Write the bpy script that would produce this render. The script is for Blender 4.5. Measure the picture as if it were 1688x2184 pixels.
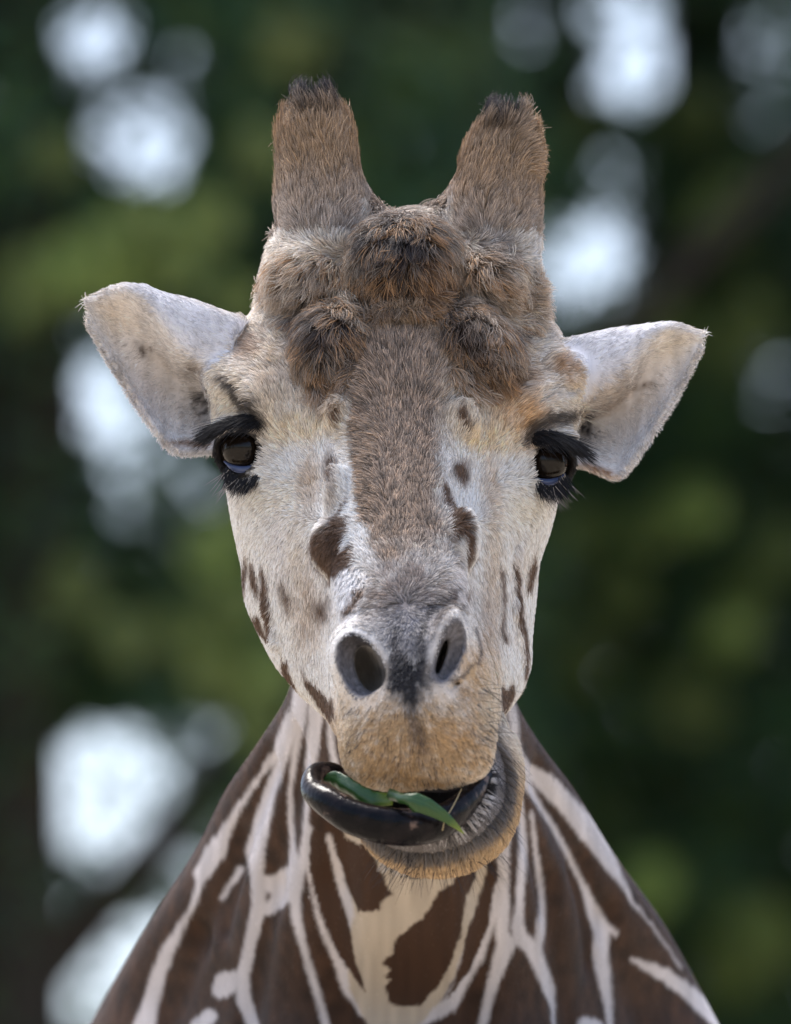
import bpy, math, random, time
import numpy as np
from mathutils import Vector
from mathutils.bvhtree import BVHTree

T0 = time.time()
for o in list(bpy.data.objects):
    bpy.data.objects.remove(o)
scene = bpy.context.scene
rng = np.random.default_rng(7)
random.seed(7)

# ------------------------------------------------------------------ camera, sky, sun, exposure
PITCH = math.radians(10.0)          # the photographer looks slightly up at the head
DIST = 12.0                         # metres from lens to the eyes
S = 0.0004                          # one measuring unit (0.4 mm)
CAM = np.array([0.0, 0.0, 2.2])
FWD = np.array([0.0, math.cos(PITCH), math.sin(PITCH)])
UPV = np.array([0.0, -math.sin(PITCH), math.cos(PITCH)])

cam_data = bpy.data.cameras.new('camera')
cam = bpy.data.objects.new('camera', cam_data)
scene.collection.objects.link(cam)
cam.location = CAM
cam.rotation_euler = (math.pi / 2 + PITCH, 0, 0)
cam_data.sensor_fit = 'HORIZONTAL'
cam_data.sensor_width = 36.0
cam_data.lens = 36.0 * DIST / (1688 * S)
cam_data.clip_start = 0.5
cam_data.clip_end = 3000
cam_data.dof.use_dof = True
cam_data.dof.focus_distance = DIST - 0.03
cam_data.dof.aperture_fstop = 7.8
scene.camera = cam

SUN_ELEV = math.radians(68)
SUN_AZ = math.radians(-32)          # high behind the animal's head, veiled by thin cloud
world = bpy.data.worlds.new('World')
scene.world = world
world.use_nodes = True
wn = world.node_tree
for n in list(wn.nodes):
    wn.nodes.remove(n)
w_out = wn.nodes.new('ShaderNodeOutputWorld')
w_bg = wn.nodes.new('ShaderNodeBackground')
w_sky = wn.nodes.new('ShaderNodeTexSky')
w_sky.sky_type = 'NISHITA'
w_sky.sun_disc = False
w_sky.sun_elevation = SUN_ELEV
w_sky.sun_rotation = SUN_AZ
w_sky.air_density = 1.0
w_sky.dust_density = 4.0
w_sky.ozone_density = 1.0
w_bg.inputs['Strength'].default_value = 0.085
wn.links.new(w_sky.outputs[0], w_bg.inputs['Color'])
wn.links.new(w_bg.outputs[0], w_out.inputs['Surface'])

sun_data = bpy.data.lights.new('sun', 'SUN')
sun_data.energy = 1.5
sun_data.angle = math.radians(28)
sun_data.color = (1.0, 0.97, 0.93)
sun = bpy.data.objects.new('sun', sun_data)
scene.collection.objects.link(sun)
sdir = np.array([math.sin(SUN_AZ) * math.cos(SUN_ELEV), math.cos(SUN_AZ) * math.cos(SUN_ELEV), math.sin(SUN_ELEV)])
sun.rotation_euler = Vector(sdir).to_track_quat('Z', 'Y').to_euler()
sun.location = (0, 12, 30)

vs = scene.view_settings
vs.view_transform = 'Standard'
vs.look = 'None'
vs.gamma = 1.0
vs.use_curve_mapping = False
vs.exposure = 2.02
scene.render.engine = 'CYCLES'
scene.cycles.use_denoising = True
scene.cycles.max_bounces = 8
scene.cycles_curves.shape = 'RIBBONS'

# ------------------------------------------------------------------ small helpers
def to_world(p):
    """(x, down, depth) in measuring units about the head -> metres in the world"""
    p = np.asarray(p, dtype=np.float64).reshape(-1, 3)
    return (CAM + np.outer(DIST + p[:, 2] * S, FWD)
            + np.outer((p[:, 0] - 844) * S, [1, 0, 0]) + np.outer((1092 - p[:, 1]) * S, UPV))

def from_world(w):
    r = np.asarray(w, dtype=np.float64).reshape(-1, 3) - CAM
    return np.stack([r[:, 0] / S + 844, 1092 - (r @ UPV) / S, ((r @ FWD) - DIST) / S], 1)

def P(u, v, d):
    """a point measured at (u, v) in the photograph and judged to lie d units behind the eyes"""
    k = 1 + d * S / DIST
    return np.array([844 + (u - 844) * k, 1092 + (v - 1092) * k, d], dtype=np.float64)

def seen(p):
    """the photograph's measure of points (inverse of P), for laying out the coat pattern"""
    k = 1 + p[:, 2] * S / DIST
    return 844 + (p[:, 0] - 844) / k, 1092 + (p[:, 1] - 1092) / k

def smoothstep(a, b, x):
    t = np.clip((x - a) / (b - a), 0, 1)
    return t * t * (3 - 2 * t)

def mat_new(name):
    m = bpy.data.materials.new(name)
    m.use_nodes = True
    nt = m.node_tree
    b = nt.nodes['Principled BSDF']
    return m, nt, b

def link(o, parent=None):
    scene.collection.objects.link(o)
    if parent is not None:
        o.parent = parent
    return o

def mesh_obj(name, verts, faces, mat=None, parent=None, smooth=True, origin=None):
    """verts in world metres; origin = where the parent (or the thing itself) stands"""
    me = bpy.data.meshes.new(name)
    v = np.asarray(verts, dtype=np.float64).reshape(-1, 3)
    org = np.zeros(3) if origin is None else np.asarray(origin, dtype=np.float64)
    me.from_pydata((v - org).tolist(), [], [tuple(int(i) for i in f) for f in faces])
    if smooth:
        me.polygons.foreach_set('use_smooth', np.ones(len(me.polygons), dtype=bool))
    me.update()
    o = bpy.data.objects.new(name, me)
    if mat is not None:
        me.materials.append(mat)
    if parent is None:
        o.location = org
    link(o, parent)
    return o

def big_mesh(name, v, quads, mat, parent=None, smooth=True):
    me = bpy.data.meshes.new(name)
    me.vertices.add(len(v))
    me.vertices.foreach_set('co', np.asarray(v, dtype=np.float32).ravel())
    q = np.asarray(quads, dtype=np.int32)
    me.loops.add(q.size)
    me.loops.foreach_set('vertex_index', q.ravel())
    me.polygons.add(len(q))
    me.polygons.foreach_set('loop_start', np.arange(0, q.size, q.shape[1], dtype=np.int32))
    me.polygons.foreach_set('loop_total', np.full(len(q), q.shape[1], dtype=np.int32))
    me.polygons.foreach_set('use_smooth', np.full(len(q), smooth, dtype=bool))
    me.update(calc_edges=True)
    if mat is not None:
        me.materials.append(mat)
    o = bpy.data.objects.new(name, me)
    link(o, parent)
    return o

def tag(o, label=None, category=None, group=None, kind=None):
    if label: o['label'] = label
    if category: o['category'] = category
    if group: o['group'] = group
    if kind: o['kind'] = kind
    return o

def hash_noise(p, seed=0):
    """smooth 3-D value noise in 0..1"""
    p = np.asarray(p, dtype=np.float64)
    i = np.floor(p).astype(np.int64)
    f = p - i
    f = f * f * (3 - 2 * f)
    out = np.zeros(len(p))
    for dx in (0, 1):
        for dy in (0, 1):
            for dz in (0, 1):
                h = ((i[:, 0] + dx) * 73856093) ^ ((i[:, 1] + dy) * 19349663) ^ ((i[:, 2] + dz) * 83492791) ^ (seed * 2654435761)
                h = (h ^ (h >> 13)) * 1274126177
                r = ((h ^ (h >> 16)) & 0xFFFF) / 65535.0
                w = (f[:, 0] if dx else 1 - f[:, 0]) * (f[:, 1] if dy else 1 - f[:, 1]) * (f[:, 2] if dz else 1 - f[:, 2])
                out += r * w
    return out

# ------------------------------------------------------------------ the giraffe's shape: one blended surface
def hermite_rows(vk, tab, vq):
    """smooth interpolation of control rows tab[k] (measured at vk) at vq"""
    vk = np.asarray(vk, float); tab = np.asarray(tab, float)
    n = len(vk)
    m = np.zeros_like(tab)
    h = np.diff(vk)
    dl = np.diff(tab, axis=0) / h.reshape(-1, *([1] * (tab.ndim - 1)))
    m[0], m[-1] = dl[0], dl[-1]
    for k in range(1, n - 1):
        m[k] = (dl[k - 1] * h[k] + dl[k] * h[k - 1]) / (h[k] + h[k - 1])
    k = np.clip(np.searchsorted(vk, vq) - 1, 0, n - 2)
    t = ((vq - vk[k]) / h[k]).reshape(-1, *([1] * (tab.ndim - 1)))
    hh = h[k].reshape(t.shape)
    return ((2*t**3 - 3*t**2 + 1) * tab[k] + (t**3 - 2*t**2 + t) * hh * m[k]
            + (-2*t**3 + 3*t**2) * tab[k + 1] + (t**3 - t**2) * hh * m[k + 1])

NT = 240
class Loft:
    """a stack of closed horizontal outlines, each given by 12 points round the head"""
    def __init__(self, rows, near=True):
        vk, cen, tab = [], [], []
        for v, cd, F, L, R, B in rows:
            dm = F[1] if near else 0.0
            vk.append(1092 + (v - 1092) * (1 + dm * 0.85 * S / DIST))
            pts = [F] + list(L) + [(F[0], B)] + list(R)[::-1]
            q = [(844 + (u - 844) * (1 + d * S / DIST), d) for u, d in pts]
            tab.append(q)
            cen.append((q[0][0], cd))
        self.v0, self.v1 = vk[0], vk[-1]
        self.vq = np.arange(self.v0, self.v1, 4.0)
        T = hermite_rows(vk, np.array(tab), self.vq)
        C = hermite_rows(vk, np.array(cen), self.vq)
        n = T.shape[1]
        dense = []
        for k in range(n):
            p0, p1, p2, p3 = T[:, k - 1], T[:, k], T[:, (k + 1) % n], T[:, (k + 2) % n]
            for t in np.linspace(0, 1, 12, endpoint=False):
                dense.append(0.5 * ((2*p1) + (-p0 + p2)*t + (2*p0 - 5*p1 + 4*p2 - p3)*t*t + (-p0 + 3*p1 - 3*p2 + p3)*t**3))
        Dn = np.stack(dense, 1) - C[:, None, :]
        ang = np.arctan2(Dn[..., 0], -Dn[..., 1])
        rad = np.hypot(Dn[..., 0], Dn[..., 1])
        th = np.linspace(-np.pi, np.pi, NT, endpoint=False)
        self.R = np.zeros((len(self.vq), NT))
        for i in range(len(self.vq)):
            o = np.argsort(ang[i])
            self.R[i] = np.interp(th, ang[i][o], rad[i][o], period=2 * np.pi)
        self.C = C
    def __call__(self, p):
        fi = np.clip((p[:, 1] - self.v0) / 4.0, 0, len(self.vq) - 1.001)
        i = fi.astype(int); a = fi - i
        cu = self.C[i, 0] * (1 - a) + self.C[i + 1, 0] * a
        cd = self.C[i, 1] * (1 - a) + self.C[i + 1, 1] * a
        x, y = p[:, 0] - cu, p[:, 2] - cd
        ft = (np.arctan2(x, -y) + np.pi) / (2 * np.pi) * NT
        j = np.floor(ft).astype(int); b = ft - j
        j %= NT; j2 = (j + 1) % NT
        R = (self.R[i, j] * (1 - a) * (1 - b) + self.R[i + 1, j] * a * (1 - b)
             + self.R[i, j2] * (1 - a) * b + self.R[i + 1, j2] * a * b)
        f = np.hypot(x, y) - R
        return smax(f, np.maximum(self.v0 - p[:, 1], p[:, 1] - self.v1), 50)

def smin(a, b, k):
    h = np.maximum(k - np.abs(a - b), 0) / k
    return np.minimum(a, b) - h * h * k * 0.25

def smax(a, b, k):
    return -smin(-a, -b, k)

def capsule(p, a, b, ra, rb):
    ab = b - a
    t = np.clip(((p - a) @ ab) / (ab @ ab), 0, 1)
    return np.linalg.norm(p - a - t[:, None] * ab, axis=1) - (ra + (rb - ra) * t)

def ellipsoid(p, c, r, rot=0.0, yaw=0.0):
    q = p - c
    if rot:
        cs, sn = math.cos(rot), math.sin(rot)
        q = np.stack([q[:, 0] * cs + q[:, 1] * sn, -q[:, 0] * sn + q[:, 1] * cs, q[:, 2]], 1)
    if yaw:
        cs, sn = math.cos(yaw), math.sin(yaw)
        q = np.stack([q[:, 0] * cs + q[:, 2] * sn, q[:, 1], -q[:, 0] * sn + q[:, 2] * cs], 1)
    r = np.asarray(r, float)
    k0 = np.linalg.norm(q / r, axis=1)
    k1 = np.linalg.norm(q / (r * r), axis=1)
    return k0 * (k0 - 1) / np.maximum(k1, 1e-9)

# rows: height, centre depth, F front, (edge, wall, cheek, side, back) left, the same right, depth of the back
HEAD = [
 (462, 330, (862, 250), [(820,255),(750,265),(690,280),(640,330),(690,420)], [(905,255),(965,265),(1025,280),(1075,330),(1040,420)], 450),
 (500, 320, (862, 165), [(800,172),(720,185),(650,205),(592,270),(640,430)], [(930,172),(1000,185),(1065,205),(1130,270),(1090,430)], 470),
 (560, 300, (862, 75),  [(800,82),(720,105),(642,140),(574,230),(600,460)], [(930,82),(1000,105),(1074,140),(1134,230),(1120,460)], 500),
 (640, 280, (858, 0),   [(790,5),(710,35),(632,85),(560,200),(590,470)], [(930,5),(1005,35),(1082,85),(1142,200),(1120,470)], 520),
 (715, 260, (856, -60), [(785,-50),(700,-5),(590,50),(505,150),(560,470)], [(935,-50),(1015,-5),(1110,50),(1190,160),(1150,470)], 530),
 (790, 240, (855, -112),[(775,-104),(690,-60),(560,-5),(464,80),(540,460)], [(940,-104),(1025,-60),(1135,-5),(1228,90),(1160,460)], 530),
 (880, 210, (855, -170),[(765,-157),(690,-105),(575,-40),(457,60),(530,440)], [(942,-157),(1020,-105),(1125,-35),(1234,70),(1160,440)], 520),
 (960, 180, (855, -235),[(757,-218),(692,-150),(600,-55),(484,45),(530,400)], [(944,-218),(1013,-150),(1105,-50),(1204,55),(1150,400)], 500),
 (1040,140, (857, -305),[(755,-282),(700,-190),(600,-75),(496,65),(535,360)], [(946,-282),(1003,-190),(1095,-75),(1188,70),(1140,360)], 460),
 (1120,100, (860, -375),[(742,-338),(694,-240),(610,-100),(510,80),(545,320)], [(958,-338),(1006,-240),(1085,-100),(1168,85),(1130,320)], 420),
 (1200, 60, (864, -450),[(730,-405),(694,-285),(625,-125),(526,100),(560,300)], [(972,-405),(1003,-285),(1072,-125),(1144,100),(1110,300)], 380),
 (1280, 0,  (868, -525),[(738,-475),(706,-340),(645,-145),(536,110),(570,270)], [(980,-475),(1003,-340),(1068,-150),(1134,110),(1105,270)], 340),
 (1360,-60, (870, -600),[(745,-535),(714,-390),(668,-175),(566,95),(600,230)], [(995,-535),(1022,-390),(1068,-180),(1126,90),(1100,230)], 290),
 (1430,-130,(872, -645),[(748,-580),(717,-440),(684,-210),(600,70),(640,190)], [(1015,-580),(1044,-440),(1070,-210),(1122,70),(1095,190)], 240),
 (1490,-220,(875, -672),[(752,-612),(719,-490),(700,-260),(650,20),(690,120)], [(1028,-612),(1056,-490),(1064,-260),(1100,20),(1070,120)], 160),
 (1540,-330,(878, -684),[(757,-628),(721,-520),(712,-330),(708,-80),(760,-10)], [(1030,-628),(1056,-520),(1060,-330),(1060,-70),(1020,0)], 20),
 (1600,-460,(884, -684),[(772,-635),(732,-550),(738,-440),(760,-340),(800,-290)], [(1020,-635),(1050,-550),(1045,-440),(1028,-340),(990,-290)], -270),
 (1650,-540,(888, -668),[(795,-632),(757,-575),(768,-500),(795,-450),(830,-420)], [(1000,-632),(1030,-575),(1020,-500),(995,-450),(955,-420)], -410),
 (1688,-580,(888, -640),[(845,-625),(812,-600),(815,-565),(830,-540),(855,-528)], [(938,-625),(975,-600),(972,-565),(955,-540),(925,-528)], -522),
]
NECK = [
 (1330, 540, (866,270), [(800,280),(720,310),(660,380),(640,540),(700,760)], [(935,280),(1010,310),(1065,380),(1080,540),(1030,760)], 820),
 (1500, 780, (866,470), [(770,485),(680,540),(632,650),(612,840),(690,1100)], [(965,485),(1045,540),(1085,650),(1095,840),(1040,1100)], 1180),
 (1600, 890, (868,575), [(750,595),(660,665),(595,810),(552,1010),(640,1310)], [(985,595),(1065,665),(1115,810),(1150,1010),(1090,1310)], 1410),
 (1700, 950, (868,650), [(735,675),(640,760),(555,950),(488,1180),(600,1500)], [(1000,675),(1085,760),(1155,950),(1220,1180),(1140,1500)], 1600),
 (1850, 1000, (868,730), [(720,765),(610,880),(500,1120),(416,1380),(540,1760)], [(1018,765),(1115,880),(1215,1120),(1306,1380),(1210,1760)], 1860),
 (2000, 1050, (866,800), [(705,845),(585,980),(445,1260),(326,1560),(470,2010)], [(1030,845),(1140,980),(1275,1260),(1406,1560),(1280,2010)], 2110),
 (2184, 1140, (864,890), [(690,945),(560,1100),(390,1430),(226,1760),(380,2290)], [(1045,945),(1165,1100),(1330,1430),(1500,1760),(1360,2290)], 2400),
 (2420,1100, (862,810), [(670,880),(530,1050),(330,1430),(110,1810),(280,2430)], [(1060,880),(1195,1050),(1400,1430),(1610,1810),(1450,2430)], 2580),
]
head_loft = Loft(HEAD)
neck_loft = Loft(NECK, near=False)

def ear_sheet(rows):
    """a curled sheet from control rows running from the ear's base to its tip"""
    rows = np.array([[P(*q) for q in r] for r in rows])
    n, m = rows.shape[:2]
    A = hermite_rows(np.arange(n), rows, np.linspace(0, n - 1, 60))
    A = hermite_rows(np.arange(m), A.transpose(1, 0, 2), np.linspace(0, m - 1, 60)).transpose(1, 0, 2)
    return A

EAR_L = [
 [(470,962,40),(462,905,155),(470,845,185),(466,792,60),(520,690,110),(540,720,230)],
 [(425,962,50),(415,905,142),(420,838,162),(424,762,48),(468,672,92),(480,700,180)],
 [(372,956,55),(360,885,127),(368,800,147),(384,728,42),(415,652,85),(425,678,140)],
 [(318,895,60),(300,815,117),(315,742,124),(336,668,45),(350,633,78),(354,650,112)],
 [(262,805,64),(248,755,98),(262,690,102),(300,632,54),(312,619,74),(316,628,95)],
 [(222,742,66),(214,712,82),(222,670,84),(252,622,62),(262,617,72),(264,622,84)],
 [(198,700,68),(195,686,74),(194,668,74),(192,648,70),(192,641,71),(196,642,78)],
]
EAR_R = [
 [(1215,985,60),(1226,950,165),(1222,905,195),(1236,850,70),(1190,735,120),(1170,765,240)],
 [(1255,996,60),(1260,950,148),(1258,895,170),(1275,826,55),(1240,727,98),(1225,752,190)],
 [(1318,1013,60),(1330,940,132),(1322,862,150),(1320,793,48),(1300,713,88),(1288,740,145)],
 [(1372,950,62),(1390,870,118),(1376,798,126),(1362,740,48),(1355,704,80),(1350,722,115)],
 [(1424,868,64),(1436,808,98),(1425,757,102),(1402,708,55),(1400,698,74),(1396,708,96)],
 [(1462,802,66),(1470,765,82),(1462,735,84),(1440,702,62),(1436,699,72),(1434,704,84)],
 [(1487,748,68),(1490,735,74),(1492,726,74),(1494,716,70),(1494,713,71),(1490,714,78)],
]
def sheet_bvh(A):
    n, m = A.shape[:2]
    vs_ = A.reshape(-1, 3)
    fs = [(i*m+j, i*m+j+1, (i+1)*m+j+1, (i+1)*m+j) for i in range(n-1) for j in range(m-1)]
    return BVHTree.FromPolygons([tuple(v) for v in vs_], fs), vs_.min(0) - 40, vs_.max(0) + 40
ears = [sheet_bvh(ear_sheet(EAR_L)), sheet_bvh(ear_sheet(EAR_R))]

EYES = {'l': dict(c=P(519, 958, 22), n=np.array([-0.46, 0.06, -0.88]), r=50.0),
        'r': dict(c=P(1166, 985, 30), n=np.array([0.46, 0.10, -0.88]), r=50.0)}
for e in EYES.values():
    e['n'] /= np.linalg.norm(e['n'])

NL = (P(766, 1416, -618), (39, 70, 50), -0.36, 0.45)
NR = (P(956, 1382, -632), (16, 71, 50), 0.22, -0.55)

def shape_steps():
    """(function of points, blend, how, centre, reach) applied in this order"""
    st = []
    def add(fn, k, how, lo, hi):
        st.append((fn, k, how, np.minimum(lo, hi), np.maximum(lo, hi)))
    def E(c, r, k, how='+', rot=0.0, yaw=0.0):
        R = max(r) + k + 70
        add(lambda p, c=c, r=r: ellipsoid(p, c, r, rot, yaw), k, how, c - R, c + R)
    def C(a, b, ra, rb, k, how='+'):
        R = max(ra, rb) + k + 70
        add(lambda p, a=a, b=b: capsule(p, a, b, ra, rb), k, how, np.minimum(a, b) - R, np.maximum(a, b) + R)
    def chain(pts, rad, k, how='+'):
        for i in range(len(pts) - 1):
            C(pts[i], pts[i+1], rad[i], rad[i+1], k, how)
    big = 1e5
    add(neck_loft, 60, '+', np.array([-big]*3), np.array([big]*3))
    C(P(862, 1180, 330), P(866, 1560, 640), 190, 200, 90)
    # horns with slightly knobbed tops, flaring into the skull
    chain([P(668,246,285), P(674,310,262), P(682,390,240), P(690,470,215), P(698,560,190)], [40, 53, 63, 76, 108], 60)
    chain([P(1086,280,285), P(1074,345,262), P(1060,405,240), P(1052,475,215), P(1042,560,190)], [42, 52, 62, 74, 96], 60)
    C(P(752,468,240), P(826,506,270), 36, 46, 60)
    C(P(990,466,240), P(905,506,270), 36, 46, 60)
    E(P(668, 160, 290), (90, 52, 90), 18, '-')
    E(P(1086, 196, 290), (90, 52, 90), 18, '-')
    # forehead boss and the curls of hair-covered skin round it
    E(P(862, 566, 55), (106, 100, 116), 22)
    E(P(660, 604, 122), (78, 80, 88), 18)
    E(P(706, 750, -14), (66, 96, 78), 14, rot=0.12)
    E(P(1038, 610, 100), (64, 72, 84), 16)
    E(P(1106, 648, 160), (50, 64, 66), 20)
    E(P(1024, 752, -12), (64, 104, 80), 14, rot=-0.6)
    E(P(875, 655, 0), (80, 48, 46), 22)
    # brows
    C(P(470, 800, 62), P(560, 850, -28), 38, 34, 45)
    C(P(1225, 815, 75), P(1130, 858, -24), 36, 34, 45)
    E(P(1195, 792, 60), (58, 44, 50), 30)
    # bosses on the nose bridge
    E(P(712, 1165, -335), (44, 56, 46), 34)
    E(P(985, 1150, -330), (34, 58, 44), 34)
    E(P(722, 1060, -260), (28, 60, 34), 34)
    E(P(985, 905, -150), (34, 46, 30), 26)
    E(P(722, 890, -140), (24, 40, 24), 26)
    # veins / folds down the cheeks
    chain([P(560,1085,5), P(575,1180,20), P(580,1290,15), P(590,1370,5)], [10, 10, 9, 8], 26)
    chain([P(1120,1090,10), P(1088,1180,-55), P(1092,1290,-60), P(1100,1390,-10)], [10, 10, 9, 8], 26)
    # lip bulges
    E(P(800, 1590, -600), (70, 80, 60), 40)
    E(P(965, 1590, -600), (80, 80, 60), 40)
    # lower jaw: a bowl with a lip round it, joined on under the upper lip
    def jaw(p):
        f = capsule(p, P(960, 1480, -180), P(975, 1640, -400), 95, 108)
        f = smin(f, ellipsoid(p, P(930, 1722, -480), (160, 135, 150)), 40)
        f = smin(f, ellipsoid(p, P(1030, 1650, -420), (68, 110, 120)), 40)
        rim = ellipsoid(p, P(900, 1652, -590), (150, 128, 165))
        return smax(f, -rim, 16)
    add(jaw, 14, '+', P(650, 1250, -800), P(1200, 1980, 0))
    # philtrum
    chain([P(878,1500,-716), P(884,1600,-734)], [12, 10], 34, '-')
    # nostrils: a flare with a hollow in it that runs into the dark passage
    E(P(764, 1416, -556), (60, 88, 58), 44, '+', rot=-0.22)
    E(P(953, 1384, -578), (42, 88, 52), 40, '+', rot=0.12)
    E(NL[0], NL[1], 9, '-', rot=NL[2], yaw=NL[3])
    E(P(786, 1428, -560), (25, 50, 130), 14, '-', rot=-0.3, yaw=0.15)
    E(NR[0], NR[1], 9, '-', rot=NR[2], yaw=NR[3])
    E(P(942, 1402, -580), (7, 40, 80), 10, '-', rot=0.3)
    # loose skin down the neck
    for line in ([(640,1580),(575,1900),(500,2240)], [(575,1640),(420,2000),(320,2250)], [(1090,1620),(1175,1900),(1235,2240)], [(1150,1660),(1300,1960),(1410,2250)],
                 [(735,1720),(712,1900),(735,2220)], [(1015,1720),(1042,1900),(1010,2220)], [(505,1800),(470,1980)], [(1240,1860),(1265,2050)]):
        q = []
        for (u, v) in line:
            d = 0.0
            for _ in range(60):
                d += float(np.clip(neck_loft(P(u, v, d)[None])[0] * 0.5, -30, 40))
            q.append(P(u, v, d))
        chain(q, [15] * len(q), 70, '-')
    # folds above the right nostril and at the side of the muzzle
    chain([P(962,1262,-508), P(925,1288,-548), P(905,1330,-600), P(902,1370,-634)], [6, 7, 6, 5], 16, '-')
    chain([P(1020,1420,-500), P(985,1446,-590), P(965,1470,-640)], [6, 7, 5], 14, '-')
    chain([P(1000,1330,-470), P(1012,1390,-480), P(1040,1440,-470)], [6, 7, 6], 14, '-')
    chain([P(752,870,-160),P(756,930,-212),P(758,1000,-268),P(752,1070,-318)], [4, 5, 5, 3], 14, '-')
    chain([P(942,860,-155),P(948,930,-212),P(948,1010,-272),P(952,1080,-320)], [3, 4, 4, 3], 14, '-')
    # skin folds over the brows
    chain([P(548,700,30), P(600,715,10), P(660,705,20)], [8, 9, 8], 18, '-')
    chain([P(600,780,-25), P(640,830,-60)], [5, 5], 20, '-')
    chain([P(1150,852,-50), P(1180,832,-30), P(1222,828,20)], [6, 7, 5], 16, '-')
    chain([P(1100,790,-40), P(1125,740,0), P(1150,700,60)], [7, 8, 7], 18, '-')
    # eyes: lids round a socket
    for key, e in EYES.items():
        c, n, r = e['c'], e['n'], e['r']
        sd = -1 if key == 'l' else 1
        E(c, (r + 11, r + 11, r + 11), 30)
        C(c + np.array([-sd * 46, -44, -26.]), c + np.array([sd * 38, -50, -22.]), 18, 17, 24)
        C(c + np.array([-sd * 30, 40, -28.]), c + np.array([sd * 22, 46, -16.]), 10, 9, 18)
        ap = c + n * 46 + np.array([-sd * 5, 5, 0])
        E(ap, (53, 45, 60), 7, '-', rot=sd * 0.22)
        E(c, (r - 1, r - 1, r - 1), 4, '-')
    for (bv, lo, hi) in ears:
        def fn(p, bv=bv):
            out = np.empty(len(p))
            for i in range(len(p)):
                out[i] = bv.find_nearest(p[i])[3]
            return out - 6.5
        add(fn, 16, '+', lo, hi)
    E(P(500, 800, 190), (50, 90, 70), 40)
    E(P(1195, 835, 200), (50, 90, 70), 40)
    return st
STEPS = shape_steps()

def shape(p):
    f = head_loft(p)
    for fn, k, how, lo, hi in STEPS:
        m = np.all((p >= lo) & (p <= hi), axis=1)
        if not m.any():
            continue
        g = fn(p[m])
        f[m] = smin(f[m], g, k) if how == '+' else smax(f[m], -g, k)
    return f

def surface_nets(fn, lo, hi, h, blk=6, margin=2.6, limit=None):
    """triangulate fn = 0 in the box, looking only at blocks the surface can pass through"""
    lo = np.asarray(lo, float)
    nb = np.ceil((np.asarray(hi, float) - lo) / (h * blk)).astype(int)
    N = nb * blk + 1
    g = np.stack(np.meshgrid(*[np.arange(k) for k in nb], indexing='ij'), -1).reshape(-1, 3)
    cen = lo + (g + 0.5) * blk * h
    fc = fn(cen)
    act = g[np.abs(fc) < margin * blk * h * 0.87]
    need = np.zeros(N, dtype=bool)
    ofs = np.stack(np.meshgrid(*[np.arange(blk + 1)] * 3, indexing='ij'), -1).reshape(-1, 3)
    for o in ofs:
        q = act * blk + o
        need[q[:, 0], q[:, 1], q[:, 2]] = True
    idx = np.argwhere(need)
    F = np.zeros(N, dtype=np.float32)
    vals = np.empty(len(idx), dtype=np.float32)
    for s in range(0, len(idx), 400000):
        vals[s:s + 400000] = fn(lo + idx[s:s + 400000] * h)
    F[need] = vals
    # cells of the active blocks
    co = np.stack(np.meshgrid(*[np.arange(blk)] * 3, indexing='ij'), -1).reshape(-1, 3)
    cells = (act[:, None, :] * blk + co[None]).reshape(-1, 3)
    corners = [(a, b, c) for a in (0, 1) for b in (0, 1) for c in (0, 1)]
    V = np.stack([F[cells[:, 0] + a, cells[:, 1] + b, cells[:, 2] + c] for a, b, c in corners], 1)
    neg = V < 0
    cross = neg.any(1) & ~neg.all(1)
    cells, V = cells[cross], V[cross]
    acc = np.zeros((len(cells), 3)); cnt = np.zeros(len(cells))
    for i in range(8):
        for j in range(i + 1, 8):
            ci, cj = np.array(corners[i]), np.array(corners[j])
            if np.abs(ci - cj).sum() != 1:
                continue
            m = (V[:, i] < 0) != (V[:, j] < 0)
            t = V[m, i] / (V[m, i] - V[m, j])
            acc[m] += ci + (cj - ci) * t[:, None]
            cnt[m] += 1
    verts = lo + (cells + acc / cnt[:, None]) * h
    vid = np.full(N, -1, dtype=np.int32)
    vid[cells[:, 0], cells[:, 1], cells[:, 2]] = np.arange(len(cells))
    quads = []
    for ax in range(3):
        a1, a2 = (ax + 1) % 3, (ax + 2) % 3
        q = cells
        e = np.zeros(3, int); e[ax] = 1
        f0 = F[q[:, 0], q[:, 1], q[:, 2]]
        qn = q + e
        f1 = F[qn[:, 0], qn[:, 1], qn[:, 2]]
        m = ((f0 < 0) != (f1 < 0)) & (q[:, a1] > 0) & (q[:, a2] > 0)
        c = q[m]; fl = f0[m] < 0
        o1 = np.zeros(3, int); o1[a1] = 1
        o2 = np.zeros(3, int); o2[a2] = 1
        ids = [vid[tuple((c - d).T)] for d in (np.zeros(3, int), o1, o1 + o2, o2)]
        Q = np.stack(ids, 1)
        ok = (Q >= 0).all(1)
        Q, fl = Q[ok], fl[ok]
        Q[~fl] = Q[~fl][:, ::-1]
        quads.append(Q)
    return verts, np.concatenate(quads)

HV, HQ = surface_nets(shape, (120, 120, -780), (1640, 2290, 1990), 6.0, margin=4.2)
print('head mesh', len(HV), len(HQ), round(time.time() - T0, 1))
# ------------------------------------------------------------------ coat colours and pattern
def lin(c):
    c = np.asarray(c, float) / 255.0
    return np.where(c <= 0.04045, c / 12.92, ((c + 0.055) / 1.055) ** 2.4)

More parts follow.
